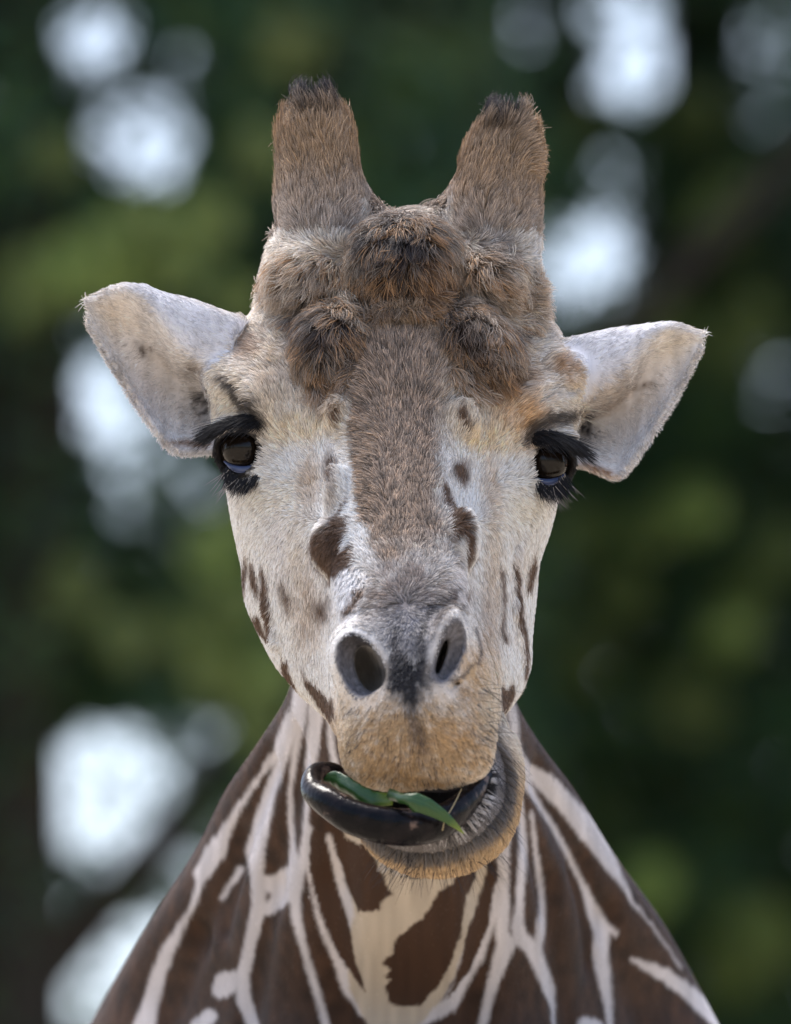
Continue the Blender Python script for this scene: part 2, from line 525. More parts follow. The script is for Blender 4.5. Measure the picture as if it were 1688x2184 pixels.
def poly_sd(u, v, poly):
    """signed distance to a polygon (inside negative)"""
    poly = np.asarray(poly, float)
    d2 = np.full(len(u), 1e12); inside = np.zeros(len(u), bool)
    n = len(poly)
    for i in range(n):
        a, b = poly[i], poly[(i + 1) % n]
        ex, ey = b - a
        wx, wy = u - a[0], v - a[1]
        t = np.clip((wx * ex + wy * ey) / (ex * ex + ey * ey + 1e-9), 0, 1)
        d2 = np.minimum(d2, (wx - ex * t) ** 2 + (wy - ey * t) ** 2)
        c = ((a[1] <= v) != (b[1] <= v))
        xi = a[0] + (v - a[1]) * (ex / (ey if abs(ey) > 1e-9 else 1e-9))
        inside ^= c & (u < xi)
    return np.where(inside, -1, 1) * np.sqrt(d2)

def stroke_sd(u, v, pts):
    pts = np.asarray(pts, float)
    out = np.full(len(u), 1e6)
    for a, b in zip(pts[:-1], pts[1:]):
        ex, ey = b[0] - a[0], b[1] - a[1]
        wx, wy = u - a[0], v - a[1]
        t = np.clip((wx * ex + wy * ey) / (ex * ex + ey * ey + 1e-9), 0, 1)
        out = np.minimum(out, np.hypot(wx - ex * t, wy - ey * t) - (a[2] + (b[2] - a[2]) * t))
    return out

def sc(pts, ox, oy, k):
    return [(ox + p[0] * k, oy + p[1] * k, *[w * k for w in p[2:]]) for p in pts]
A_ = lambda pts: sc(pts, 169, 1509, 0.400)
B_ = lambda pts: sc(pts, 844, 1509, 0.420)
N_ = lambda pts: sc(pts, 641.5, 776.5, 0.2473)
J_ = lambda pts: sc(pts, 506.4, 1114, 0.400)

NECK_LIGHT = [
 A_([(1200,-200,30),(1160,0,34),(1130,60,38),(1060,230,33),(960,370,20),(860,520,20),(790,650,34),(720,780,62),(650,890,44),(645,940,26),(610,1050,22),(540,1180,28),(470,1300,42),(420,1430,48),(390,1550,48),(350,1700,66),(330,1800,60)]),
 A_([(1180,-100,40),(1170,60,32),(1090,250,34),(1020,450,36),(970,640,50),(940,760,56),(950,900,42),(960,1050,46),(930,1180,42),(900,1320,36),(870,1440,42),(880,1560,46),(930,1700,36)]),
 A_([(860,860,26),(810,940,22),(760,1020,16)]),
 A_([(780,1470,70),(760,1500,60),(850,1440,50)]),
 A_([(700,1640,40),(640,1700,50)]),
 A_([(1000,940,50),(1080,950,80),(1160,860,50)]), A_([(1010,1070,40),(1100,1000,50)]),
 A_([(1200,-100,30),(1190,50,26),(1150,250,26),(1125,450,20),(1130,600,20),(1140,750,22),(1150,820,36)]),
 A_([(1270,-100,50),(1260,50,46),(1240,250,40),(1215,450,18),(1210,650,22),(1200,800,32),(1150,1000,38),(1160,1130,32),(1190,1260,26),(1230,1400,26),(1270,1530,28),(1320,1700,28)]),
 A_([(1225,650,26),(1215,800,18),(1240,950,16),(1270,1100,20),(1330,1250,26),(1390,1380,32),(1440,1480,52),(1540,1580,76),(1688,1660,84)]),
 A_([(1330,-50,20),(1345,200,24),(1370,330,24)]),
 A_([(1330,690,22),(1370,830,32),(1400,950,32),(1450,1080,36),(1490,1200,50)]),
 B_([(465,640,22),(465,720,22),(410,900,24),(375,1050,24),(340,1200,24),(300,1310,28),(230,1430,36),(150,1510,42)]),
 B_([(540,600,26),(530,700,30),(540,850,34),(510,1000,34),(470,1120,34),(420,1260,36),(340,1400,38),(270,1520,46),(100,1580,56)]),
 B_([(585,500,12),(575,640,14),(560,800,22),(550,1000,38),(540,1150,42),(560,1200,56),(520,1330,42),(480,1450,32),(440,1620,28)]),
 B_([(620,400,22),(640,560,24),(650,700,26),(640,850,26),(630,1000,28),(620,1110,38),(640,1180,46),(700,1230,46),(740,1330,42),(780,1430,36),(800,1510,18),(800,1620,12)]),
 B_([(690,540,14),(710,720,18),(730,850,22),(745,1000,23),(735,1150,28),(720,1220,28)]),
 B_([(560,-120,30),(600,60,28),(610,200,28),(650,310,42),(760,380,56),(870,490,56),(970,610,62),(1040,710,56),(1100,810,36),(1160,900,22),(1200,980,14),(1300,1100,9),(1450,1320,9)]),
 B_([(520,0,40),(560,200,28),(600,330,28),(625,480,22)]),
 B_([(660,380,26),(740,510,18),(800,600,20),(860,720,20),(930,860,18),(970,950,26),(1010,1050,42),(1050,1130,46),(1040,1250,46),(1060,1370,42),(1080,1500,28),(1090,1620,20)]),
 B_([(1040,1090,32),(1120,1150,18)]),
 B_([(1200,1280,14),(1280,1320,32),(1360,1350,36),(1440,1410,40),(1530,1480,46),(1600,1560,40),(1680,1640,34)]),
 B_([(960,1610,40),(1020,1625,40)]),
]
THROAT = [(735,1770),(1015,1800),(1040,1850),(1000,1990),(970,2080),(930,2150),(880,2200),(790,2200),(745,2110),(740,2020),(755,1950),(745,1880)]
NECK_DARK = [
 A_([(1340,640),(1420,690),(1530,740),(1570,790),(1600,870),(1625,900),(1640,940),(1672,1000),(1620,1035),(1610,1090),(1540,1085),(1490,1092),(1450,1000),(1420,900),(1380,790)]),
 A_([(1250,640),(1310,660),(1340,830),(1390,1000),(1440,1180),(1450,1200),(1470,1330),(1500,1420),(1530,1525),(1470,1450),(1380,1310),(1310,1150),(1260,1000),(1230,850),(1230,720)]),
 B_([(415,780),(400,880),(360,960),(350,1040),(330,1160),(290,1270),(240,1380),(180,1460),(130,1520),(40,1530),(-30,1500),(-55,1420),(-20,1385),(-60,1370),(-25,1330),(-70,1300),(-15,1250),(0,1190),(80,1110),(130,1080),(170,1020),(220,940),(290,900),(330,820)]),
 B_([(485,720),(500,790),(470,900),(430,1000),(390,1080),(350,1180),(340,1290),(300,1400),(260,1490),(300,1440),(370,1350),(430,1220),(480,1080),(495,950),(520,850),(510,760)]),
]
FACE_DARK = [ # (polygon, softness)
 (N_([(320,350),(360,380),(355,480),(330,560),(290,570),(262,500),(290,420)]), 4),
 (N_([(440,1160),(435,1230),(400,1330),(470,1360),(430,1430),(390,1510),(400,1575),(460,1555),(500,1640),(480,1720),(400,1730),(330,1780),(265,1780),(242,1860),(220,1770),(150,1690),(110,1580),(110,1480),(170,1420),(270,1380),(350,1340),(390,1250)]), 3),
 (N_([(535,1890),(580,1940),(520,2040),(440,2120),(385,2170),(370,2100),(450,1990),(490,1900)]), 4),
 (N_([(1375,400),(1430,480),(1445,620),(1390,600),(1350,500)]), 4),
 (N_([(1315,920),(1430,900),(1440,1050),(1400,1130),(1340,1080),(1295,980)]), 6),
 (N_([(1240,1030),(1290,1180),(1330,1280),(1420,1340),(1480,1450),(1490,1600),(1450,1730),(1405,1650),(1420,1530),(1370,1440),(1300,1500),(1265,1330),(1220,1150)]), 3),
 (N_([(1250,1900),(1290,1890),(1270,2000),(1220,2030)]), 4),
 (N_([(1400,1920),(1440,1890),(1440,1980),(1390,1960)]), 4),
 (N_([(120,1990),(250,1960),(255,2120),(180,2160),(130,2100)]), 9),
 (J_([(232,708),(268,700),(290,800),(330,920),(420,1000),(520,1085),(520,1150),(400,1060),(290,930),(230,790)]), 3),
 (J_([(350,745),(380,790),(430,830),(480,890),(515,920),(530,1035),(450,965),(400,890),(362,820)]), 3),
 (J_([(70,470),(120,450),(140,520),(170,600),(150,590),(90,530)]), 3),
 (J_([(45,130),(62,190),(48,330),(28,360),(28,220)]), 3), (J_([(75,180),(100,210),(125,330),(118,380),(85,310),(70,240)]), 3),
 (J_([(140,180),(160,260),(175,380),(195,480),(190,620),(170,610),(150,480),(130,330),(130,230)]), 4),
 (J_([(240,270),(300,360),(290,460),(265,430),(225,290)]), 7),
 (J_([(1465,205),(1500,230),(1510,400),(1535,560),(1550,780),(1530,800),(1515,600),(1485,420),(1462,260)]), 3),
 (J_([(1590,130),(1605,180),(1560,340),(1530,320),(1550,210)]), 3),
 (J_([(1385,200),(1405,230),(1420,350),(1410,520),(1435,600),(1400,600),(1382,520),(1400,400)]), 6),
 (J_([(1395,820),(1430,845),(1462,808),(1478,860),(1440,960),(1395,985)]), 3),
 (J_([(490,120),(505,200)  ,(490,300),(480,200)]), 4),
]
FLECK = N_([(560,-420),(1180,-420),(1290,-60),(1225,300),(1200,600),(1205,900),(1205,1300),(1290,1500),(1305,1680),(1180,1700),(900,1765),(720,1765),(640,1650),(560,1400),(550,1200),(515,1000),(485,700),(455,400),(440,0)])

SPLATS = [ # u, v, ru, rv, rotation, colour, strength : soft tints of the head, laid over each other in order
 (855, 760, 430, 120, 0, (176,146,110), .8), (855, 900, 330, 60, 0, (184,160,126), .6),
 (855, 560, 330, 160, 0, (186,162,132), .85),
 (484, 735, 40, 50, 0, (214,208,206), .9), (1215, 765, 30, 40, 0, (214,208,206), .9),
 (500, 850, 45, 60, 0, (222,205,180), .8), (470, 800, 30, 50, 0, (222,208,190), .8), (1235, 850, 30, 70, 0, (220,200,175), .8),
 (545, 745, 32, 28, .3, (135,98,64), .75), (1195, 785, 44, 30, .3, (158,120,80), .75), (580, 800, 30, 60, 0, (180,158,130), .5),
 (1110, 900, 50, 60, 0, (200,152,98), .75),
 (640, 930, 80, 30, 0, (218,192,150), .65), (1040, 955, 70, 34, 0, (226,192,138), .7), (600, 1060, 70, 40, 0, (226,210,184), .45), (1110, 1080, 50, 40, 0, (226,210,182), .45),
 (668, 1040, 26, 60, 0, (176,146,112), .7), (1040, 1040, 18, 80, 0, (186,158,128), .6), (640, 1170, 30, 70, 0, (196,180,160), .5), (1045, 1200, 24, 110, 0, (192,168,142), .6),
 (710, 1010, 15, 38, .1, (84,60,42), .95), (716, 1068, 9, 36, .2, (96,74,58), .7), (716, 970, 20, 20, 0, (215,210,206), .6),
 (660, 1290, 36, 100, 0, (180,164,150), .85), (1036, 1320, 24, 110, 0, (184,166,150), .85), (1105, 1180, 24, 50, 0, (205,192,182), .5),  # cheeks behind the muzzle: beige, with their shade painted in
 (600, 1160, 26, 90, 0, (216,208,206), .6), (1098, 1280, 20, 90, 0, (222,212,206), .6),
 # tip of the muzzle
 (872, 1275, 118, 84, 0, (126,110,100), 1.0), (905, 1305, 46, 54, .4, (84,78,80), .75), (850, 1330, 60, 40, 0, (104,100,104), .6), (742, 1258, 30, 66, 0, (230,227,228), 1.1), (975, 1230, 26, 50, 0, (215,205,200), .7),
 (862, 1360, 62, 70, 0, (104,104,112), .9), (848, 1380, 18, 60, 0, (58,58,66), .85), (900, 1375, 14, 60, 0, (58,58,66), .8),
 (872, 1590, 230, 130, 0, (180,150,112), 1.1), (1010, 1440, 50, 80, 0, (184,150,108), .9), (740, 1560, 30, 90, 0, (192,170,140), .6),
 (1045, 1500, 26, 90, 0, (200,178,148), .7), (960, 1560, 70, 40, 0, (188,148,98), .5), (890, 1560, 16, 70, -.25, (92,72,56), .75), (878, 1495, 12, 30, 0, (60,52,50), .8),
 (870, 1438, 56, 42, 0, (32,29,31), 1.7), (876, 1482, 20, 24, 0, (40,36,36), 1.2), (862, 1640, 90, 50, 0, (176,140,94), .45),
]
C_WHITE, C_DARK, C_CREAM = lin((234,229,224)), lin((90,66,48)), lin((180,166,148))
NECK_BROWN, NECK_PALE = lin((58,39,27)), lin((194,187,186))

def region(p):
    """0 head, 1 neck, 2 ear, 3 horn, 4 lower jaw"""
    r = np.zeros(len(p), int)
    h = head_loft(p); n = neck_loft(p)
    jawf = np.minimum(capsule(p, P(960, 1480, -180), P(975, 1640, -400), 95, 108), np.minimum(ellipsoid(p, P(930, 1722, -480), (160, 135, 150)), ellipsoid(p, P(1030, 1650, -420), (68, 110, 120))))
    r[(n < h) & (n < jawf) & (p[:, 1] > 1250)] = 1
    r[(jawf < h) & (jawf <= n) & (p[:, 1] > 1400)] = 4
    eye_d = np.minimum(np.linalg.norm(p - EYES['l']['c'], axis=1), np.linalg.norm(p - EYES['r']['c'], axis=1))
    r[(eye_d > 72) & (p[:, 1] < 1035) & (p[:, 1] > 590) & (h > 9) & (p[:, 2] > 28) & ((p[:, 0] < 480) | (p[:, 0] > 1212))] = 2
    r[(p[:, 1] < 500) & (h > 14) & ~((np.abs(p[:, 0] - 868) < 112) & (p[:, 1] > 440))] = 3
    r[(p[:, 1] < 760) & (p[:, 1] > 590) & (h > 12) & (p[:, 2] > 50) & ((p[:, 0] < 525) | (p[:, 0] > 1178))] = 2
    return r

EAR_TOP = ([(455,800),(430,770),(385,742),(337,678),(317,638),(270,612),(320,605),(430,650),(540,690),(520,790)], [(1240,860),(1262,838),(1314,813),(1378,749),(1410,705),(1440,690),(1400,688),(1280,705),(1180,730),(1180,840)])
EAR_EDGE = ([(192,660,14),(250,790,14),(340,930,16),(440,960,14)], [(1494,720,12),(1465,800,14),(1400,900,16),(1320,1012,18),(1250,985,12)])
CREASES = ([(972,1240,2),(945,1268,4),(915,1292,5),(900,1325,5),(898,1365,4)], [(985,1275,1),(955,1290,3),(930,1308,3)], [(1012,1415,2),(990,1440,4),(962,1448,3)], [(1010,1330,2),(1022,1380,3),(1016,1410,2)], [(845,1340,3),(838,1390,4),(842,1420,3)])
LIP_C, LIP_R = P(900, 1652, -590), (150, 128, 165)

def coat(p, reg):
    """base colour and an agouti amount (how strongly single hairs differ) of the coat at points p"""
    u, v = seen(p)
    n1 = hash_noise(p / 9.0, 1) - 0.5
    n2 = hash_noise(p / 26.0, 2) - 0.5
    n3 = hash_noise(p / 4.0, 3) - 0.5
    uu, vv = u + n2 * 10 + n3 * 4, v + n1 * 12
    col = np.tile(C_WHITE, (len(p), 1))
    fleck = np.full(len(p), 0.12)
    hd = (reg == 0) | (reg == 4) | (reg == 3)
    for (cu, cv, ru, rv, rot, c, s) in SPLATS:
        x, y = u - cu, v - cv
        if rot:
            cs, sn = math.cos(rot), math.sin(rot)
            x, y = x * cs + y * sn, -x * sn + y * cs
        w = s * np.exp(-((x / ru) ** 2 + (y / rv) ** 2) ** 1.3)
        w = np.where(hd, np.clip(w + w * n1 * 0.8 + w * n2 * 0.4, 0, 1), 0)
        col = col * (1 - w[:, None]) + lin(c) * w[:, None]
    # grizzled bridge
    m = hd & (u > 700) & (u < 1010) & (v > 640) & (v < 1260)
    if m.any():
        sd = poly_sd(uu[m], vv[m], FLECK)
        soft = 8 + 24 * smoothstep(900, 800, v[m]) + 24 * (u[m] > 860)
        w = smoothstep(1, -1, sd / soft) * smoothstep(1300, 1150, v[m] + n2[m] * 120) * smoothstep(660, 730, v[m])
        fl = lin((136, 112, 90))
        col[m] = col[m] * (1 - w[:, None]) + fl * w[:, None]
        fleck[m] = np.maximum(fleck[m], 1.0 * w)
    low = np.exp(-((u - 880) / 110) ** 2 - ((v - 1290) / 70) ** 2)
    fleck = np.where(hd, np.maximum(fleck, 0.6 * low), fleck)
    fleck = np.where(hd & (v < 800), np.maximum(fleck, 0.38 * smoothstep(345, 290, np.abs(u - 855))), fleck)
    for poly, soft in FACE_DARK:
        q = np.array(poly)
        m = (reg == 0) & (u > q[:, 0].min() - 20) & (u < q[:, 0].max() + 20) & (v > q[:, 1].min() - 20) & (v < q[:, 1].max() + 20)
        if m.any():
            soft = soft * (1.9 if q[:, 1].max() < 1340 else 1.2)
            w = smoothstep(soft + 1, -soft, poly_sd(u[m] + n1[m] * 7, v[m] + n3[m] * 5 + n2[m] * 6, poly))[:, None]
            col[m] = col[m] * (1 - w) + C_DARK * w
            fleck[m] = fleck[m] * (1 - w[:, 0]) + 0.15 * w[:, 0]
    # dark skin round the eyes and the brow marks over them
    for k, sgn in (('l', -1), ('r', 1)):
        e = EYES[k]
        dd = np.linalg.norm((p - e['c']) * np.array([1, 0.92, 1]) - np.array([-sgn * 8, 6, 0]), axis=1)
        w = smoothstep(82, 62, dd + n1 * 22) * (reg != 2)
        w *= np.where(p[:, 1] < e['c'][1] - 40, 0.15, 1.0)
        w = np.maximum(w, smoothstep(72, 62, np.linalg.norm(p - e['c'], axis=1) + n1 * 8) * (reg != 2))
        col = col * (1 - w[:, None]) + lin((30, 26, 26)) * w[:, None]
    for brow in ([(478,806,6),(505,828,13),(528,856,15),(548,890,12),(566,920,10)], [(1232,882,6),(1200,886,12),(1165,898,14),(1135,914,12),(1112,950,9)]):
        w = smoothstep(14, -8, stroke_sd(u + n1 * 12, v + n2 * 12, brow)) * (reg == 0) * 0.92
        col = col * (1 - w[:, None]) + lin((42, 34, 30)) * w[:, None]
    # forelock and the curls beside it, by the lump each hair stands on
    for (cu, cv, ru, rv, rot, c, s) in ((862,575,112,100,0,(52,38,29),1),(855,505,90,40,0,(46,40,42),.9),(925,600,50,70,0,(112,78,46),.7),(800,620,40,50,0,(84,62,44),.5),
                                        (706,750,68,96,.1,(72,56,44),.95),(690,695,56,40,0,(66,56,54),.75),(700,812,56,32,0,(132,98,62),.7),
                                        (1024,755,66,108,-.6,(74,54,38),.95),(985,690,44,44,0,(74,58,48),.8),(1070,815,60,34,-.3,(136,98,58),.7),
                                        (1040,605,56,66,0,(132,106,78),.7),(1122,645,50,60,0,(164,134,100),.6),
                                        (652,606,60,50,0,(122,98,76),.6),(660,640,40,30,0,(80,64,52),.7),(850,668,90,30,0,(104,78,54),.7),(1045,530,44,40,0,(96,88,86),.6),(650,682,64,10,.05,(70,62,62),.85),(1105,708,54,10,-.1,(66,58,58),.85),
                                        (862,455,120,22,0,(118,106,100),.5),(850,697,12,14,0,(40,32,28),.8)):
        x, y = u - cu, v - cv
        cs, sn = math.cos(rot), math.sin(rot)
        x, y = x * cs + y * sn, -x * sn + y * cs
        w = s * np.exp(-((x / ru) ** 2 + (y / rv) ** 2) ** 2) * (reg == 0)
        w = np.clip(w * (1 + n1), 0, 1)
        col = col * (1 - w[:, None]) + lin(c) * w[:, None]
    # horns: grey at the foot, golden brown above, black round the bald tip
    m = reg == 3
    if m.any():
        left = p[m, 0] < 860
        t = np.where(left, v[m] - 190, v[m] - 225)
        gold = np.where((u[m] - np.where(left, 680, 1090)) > 0, 1.0, 0.8)
        c = lin((143, 114, 80))[None] * gold[:, None] ** 0.6
        w = smoothstep(150, 330, t + n1[m] * 60)[:, None]
        w = np.maximum(w, smoothstep(118, 80, np.abs(u[m] - 868))[:, None] * smoothstep(400, 430, v[m])[:, None])
        c = c * (1 - w) + lin((152, 138, 126)) * w
        blk = smoothstep(96, 34, t + n1[m] * 40 + np.where(left, 0, smoothstep(1075, 1120, u[m]) * 34))[:, None]
        c = c * (1 - blk) + lin((38, 34, 36)) * blk
        col[m] = c
        bald = np.minimum(np.hypot((u[m] - 682) / 26, (v[m] - 204) / 9), np.hypot((u[m] - 1086) / 18, (v[m] - 240) / 10))
        c = np.where((bald < 1)[:, None], lin((196, 190, 196)), c)
        col[m] = c
        fleck[m] = 0.55
    nl = ellipsoid(p, NL[0], NL[1], NL[2], NL[3])
    nr = ellipsoid(p, NR[0], NR[1], NR[2], NR[3])
    for q in (nl, nr):
        w = smoothstep(11, 4, q + n1 * 4) * (reg == 0)
        g = smoothstep(1330, 1470, v + (u - 765) * -0.6 * (u < 860))[:, None]
        g = np.where((u > 860)[:, None], np.maximum(g, .8), g)
        cin = lin((40, 38, 42)) * (1 - g) + lin((108, 104, 106)) * g
        cin = cin * (1 + 1.2 * n3)[:, None]
        col = col * (1 - w[:, None]) + cin * w[:, None]
        ring = smoothstep(7, 12, q) * smoothstep(22, 13, q) * (reg == 0) * (0.2 + n1 * .5)
        col = col * (1 - ring[:, None]) + lin((196, 184, 172)) * ring[:, None]
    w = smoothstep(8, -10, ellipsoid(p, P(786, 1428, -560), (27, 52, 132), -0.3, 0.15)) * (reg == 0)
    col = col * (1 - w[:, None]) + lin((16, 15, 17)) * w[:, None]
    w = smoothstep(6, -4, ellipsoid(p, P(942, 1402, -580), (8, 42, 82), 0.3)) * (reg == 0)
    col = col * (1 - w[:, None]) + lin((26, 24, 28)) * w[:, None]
    for q in CREASES:  # dark skin along the folds, painted in to deepen their shade
        w = smoothstep(4, -2, stroke_sd(u + n1 * 6, v + n2 * 8, q)) * (reg == 0) * .75
        col = col * (1 - w[:, None]) + lin((52, 48, 52)) * w[:, None]
    # lower jaw: grey fringe by the lip's edge, tan outside it
    m = reg == 4
    if m.any():
        e = ellipsoid(p[m], LIP_C, LIP_R)
        t = e + n1[m] * 10
        c = lin((186, 158, 122))[None] * np.ones((m.sum(), 1))
        pale = smoothstep(1690, 1560, v[m])[:, None]
        c = c * (1 - pale) + lin((214, 200, 184)) * pale
        g = smoothstep(58, 34, t)[:, None]
        c = c * (1 - g) + lin((104, 99, 98)) * g
        g = smoothstep(12, 2, t)[:, None]
        c = c * (1 - g) + lin((56, 54, 60)) * g
        col[m] = c
    # ears
    m = reg == 2
    if m.any():
        c = np.tile(lin((224, 216, 210)), (m.sum(), 1))
        um, vm = u[m], v[m]
        c = c * (1 - .07 * smoothstep(.1, .45, n3[m] + .5 * n1[m] + .1))[:, None]
        for q in EAR_TOP:
            w = smoothstep(9, -9, poly_sd(um + n1[m] * 14, vm + n1[m] * 14, q))[:, None]
            c = c * (1 - w) + lin((226, 224, 228)) * w  # folded ear tops whiter: paler fur plus painted sky light
        for q in EAR_EDGE:
            w = 0.8 * smoothstep(6, -6, stroke_sd(um + n1[m] * 10, vm, q))[:, None]
            c = c * (1 - w) + lin((216, 211, 208)) * w
        for (cu, cv, ru, rv, rot, cc, s) in ((330,790,95,60,.75,(196,184,172),.7),(250,680,50,45,0,(204,188,168),.5),(300,850,50,60,0,(206,196,192),.5),(434,862,26,30,0,(48,44,46),.95),(420,790,24,20,0,(120,108,98),.7),
                                         (300,745,10,26,-.4,(86,76,70),.7),(322,745,5,8,0,(80,70,64),.6),(268,733,6,6,0,(90,76,66),.7),(420,945,60,7,.1,(140,104,70),.9),
                                         (1320,850,80,60,-.75,(192,178,166),.75),(1440,740,60,40,0,(204,190,170),.5),(1250,905,20,30,0,(44,40,42),.95),(1380,822,16,7,-.4,(96,80,66),.7),(1352,826,8,10,0,(110,94,80),.6),(1290,860,40,30,-.5,(166,150,136),.6),
                                         (1275,1000,50,8,.35,(140,104,70),.9)):
            x, y = um - cu, vm - cv
            cs, sn = math.cos(rot), math.sin(rot)
            x, y = x * cs + y * sn, -x * sn + y * cs
            w = s * np.exp(-((x / ru) ** 2 + (y / rv) ** 2) ** 1.3)[:, None]
            w = np.clip(w * (1 + 1.2 * n1[m] + 0.8 * n3[m])[:, None], 0, 1)
            c = c * (1 - w) + lin(cc) * w  # spots of the inner ear, its shade painted in as beige-grey
        c = c * (1 + .35 * (hash_noise(np.stack([u[m] / 14, v[m] / 90, u[m] * 0], 1), 52) - .5))[:, None]
        col[m] = c
        fleck[m] = 0.12
    # neck: brown plates parted by pale lines, cream throat
    m = reg == 1
    if m.any():
        st = hash_noise(np.stack([u[m] / 5, v[m] / 38, u[m] * 0], 1), 51) - .5
        um, vm = u[m] + n1[m] * 4 + st * 2.5, v[m] + n2[m] * 8 + st * 5
        c = np.tile(NECK_BROWN, (m.sum(), 1)) * (1 + 0.9 * n2[m])[:, None]
        for s_ in NECK_LIGHT:
            w = smoothstep(4, -9, stroke_sd(um, vm, s_))[:, None]
            c = c * (1 - w) + NECK_PALE * w
        w = smoothstep(4, -4, poly_sd(um, vm, THROAT))[:, None]
        c = c * (1 - w) + C_CREAM * w
        for q in NECK_DARK:
            w = smoothstep(2.5, -2.5, poly_sd(um, vm, q))[:, None]
            c = c * (1 - w) + NECK_BROWN * 1.15 * w
        c = c * (1 + .35 * (hash_noise(np.stack([u[m] / 14, v[m] / 90, u[m] * 0], 1), 52) - .5))[:, None]
        col[m] = c
        fleck[m] = 0.1
    return np.clip(col, 0.004, 0.9), fleck

# ------------------------------------------------------------------ the giraffe: skin
BASE = np.array([0.0, 13.6, 0.0])     # where the animal stands
HW = to_world(HV)
reg_v = region(HV)
print('region', round(time.time() - T0, 1))
skin_col, _ = coat(HV, reg_v)
print('coat', round(time.time() - T0, 1))

# trunk, legs and tail, below and behind the view: coarser, joined to the same mesh
NECK_END = neck_loft.C[np.searchsorted(neck_loft.vq, 2235)]
def torso(q):
    w = to_world(q)
    f = ellipsoid(w, np.array([0, 13.9, 2.35]), (0.50, 1.10, 0.62))
    f = smin(f, ellipsoid(w, np.array([0, 13.15, 2.55]), (0.46, 0.60, 0.62)), 0.3)
    for dd, r1 in ((0, .19), (300, .21), (600, .17)):
        a = to_world([NECK_END[0], 2330, NECK_END[1] + dd])[0]
        f = smin(f, capsule(w, a, np.array([0, 13.35 + dd * 1.6e-4, 2.75]), r1, 0.33), 0.12)
    for x in (-0.27, 0.27):
        f = smin(f, capsule(w, np.array([x, 13.05, 2.1]), np.array([x, 13.05, 1.05]), 0.2, 0.095), 0.15)
        f = smin(f, capsule(w, np.array([x, 13.05, 1.05]), np.array([x, 13.08, 0.15]), 0.095, 0.065), 0.06)
        f = smin(f, ellipsoid(w, np.array([x, 13.04, 0.08]), (0.09, 0.12, 0.085)), 0.05)
        f = smin(f, capsule(w, np.array([x, 14.65, 2.15]), np.array([x, 14.62, 1.5]), 0.3, 0.14), 0.2)
        f = smin(f, capsule(w, np.array([x, 14.62, 1.5]), np.array([x, 14.82, 1.0]), 0.12, 0.085), 0.08)
        f = smin(f, capsule(w, np.array([x, 14.82, 1.0]), np.array([x, 14.76, 0.15]), 0.08, 0.06), 0.06)
        f = smin(f, ellipsoid(w, np.array([x, 14.73, 0.08]), (0.09, 0.12, 0.085)), 0.05)
    f = smin(f, capsule(w, np.array([0, 14.98, 2.3]), np.array([0, 15.1, 1.45]), 0.05, 0.03), 0.05)
    return f / S
BV, BQ = surface_nets(torso, (-700, 2266, 200), (2400, 11900, 9600), 62.0, blk=5, margin=1.6)
BW = to_world(BV)
cellp = BW * np.array([3.2, 3.2, 3.2])
edge = np.abs(hash_noise(cellp, 21) - 0.5) + 0.35 * np.abs(hash_noise(cellp * 2.1, 22) - 0.5)
bc = np.where((edge < 0.09)[:, None], NECK_PALE, NECK_BROWN)
print('torso', len(BV), round(time.time() - T0, 1))

m_skin, nt, bs = mat_new('giraffe_skin')
at = nt.nodes.new('ShaderNodeAttribute'); at.attribute_name = 'tint'
nz = nt.nodes.new('ShaderNodeTexNoise'); nz.inputs['Scale'].default_value = 900; nz.inputs['Detail'].default_value = 3
mx = nt.nodes.new('ShaderNodeMix'); mx.data_type = 'RGBA'; mx.blend_type = 'MULTIPLY'; mx.inputs['Factor'].default_value = 0.55
nt.links.new(at.outputs['Color'], mx.inputs['A']); nt.links.new(nz.outputs['Fac'], mx.inputs['B'])
nt.links.new(at.outputs['Color'], bs.inputs['Base Color'])
bs.inputs['Roughness'].default_value = 0.7
bs.inputs['Specular IOR Level'].default_value = 0.25
bmp = nt.nodes.new('ShaderNodeBump'); bmp.inputs['Strength'].default_value = 0.5; bmp.inputs['Distance'].default_value = 0.001
nt.links.new(nz.outputs['Fac'], bmp.inputs['Height']); nt.links.new(bmp.outputs[0], bs.inputs['Normal'])

giraffe = big_mesh('giraffe', np.concatenate([HW, BW]) - BASE, np.concatenate([HQ, BQ + len(HW)]), m_skin)
giraffe.location = BASE
ca = giraffe.data.color_attributes.new('tint', 'FLOAT_COLOR', 'POINT')
cc = np.ones((len(HW) + len(BW), 4), dtype=np.float32)
cc[:len(HW), :3] = skin_col
cc[len(HW):, :3] = bc
ca.data.foreach_set('color', cc.ravel())
tag(giraffe, 'giraffe facing us and chewing, dark tongue curled out, two furry horns, wide pale ears', 'giraffe')

# ------------------------------------------------------------------ fur
m_fur, nt, bs = mat_new('giraffe_hair')
at = nt.nodes.new('ShaderNodeAttribute'); at.attribute_name = 'tint'
nt.links.new(at.outputs['Color'], bs.inputs['Base Color'])
bs.inputs['Roughness'].default_value = 0.62
bs.inputs['Specular IOR Level'].default_value = 0.5

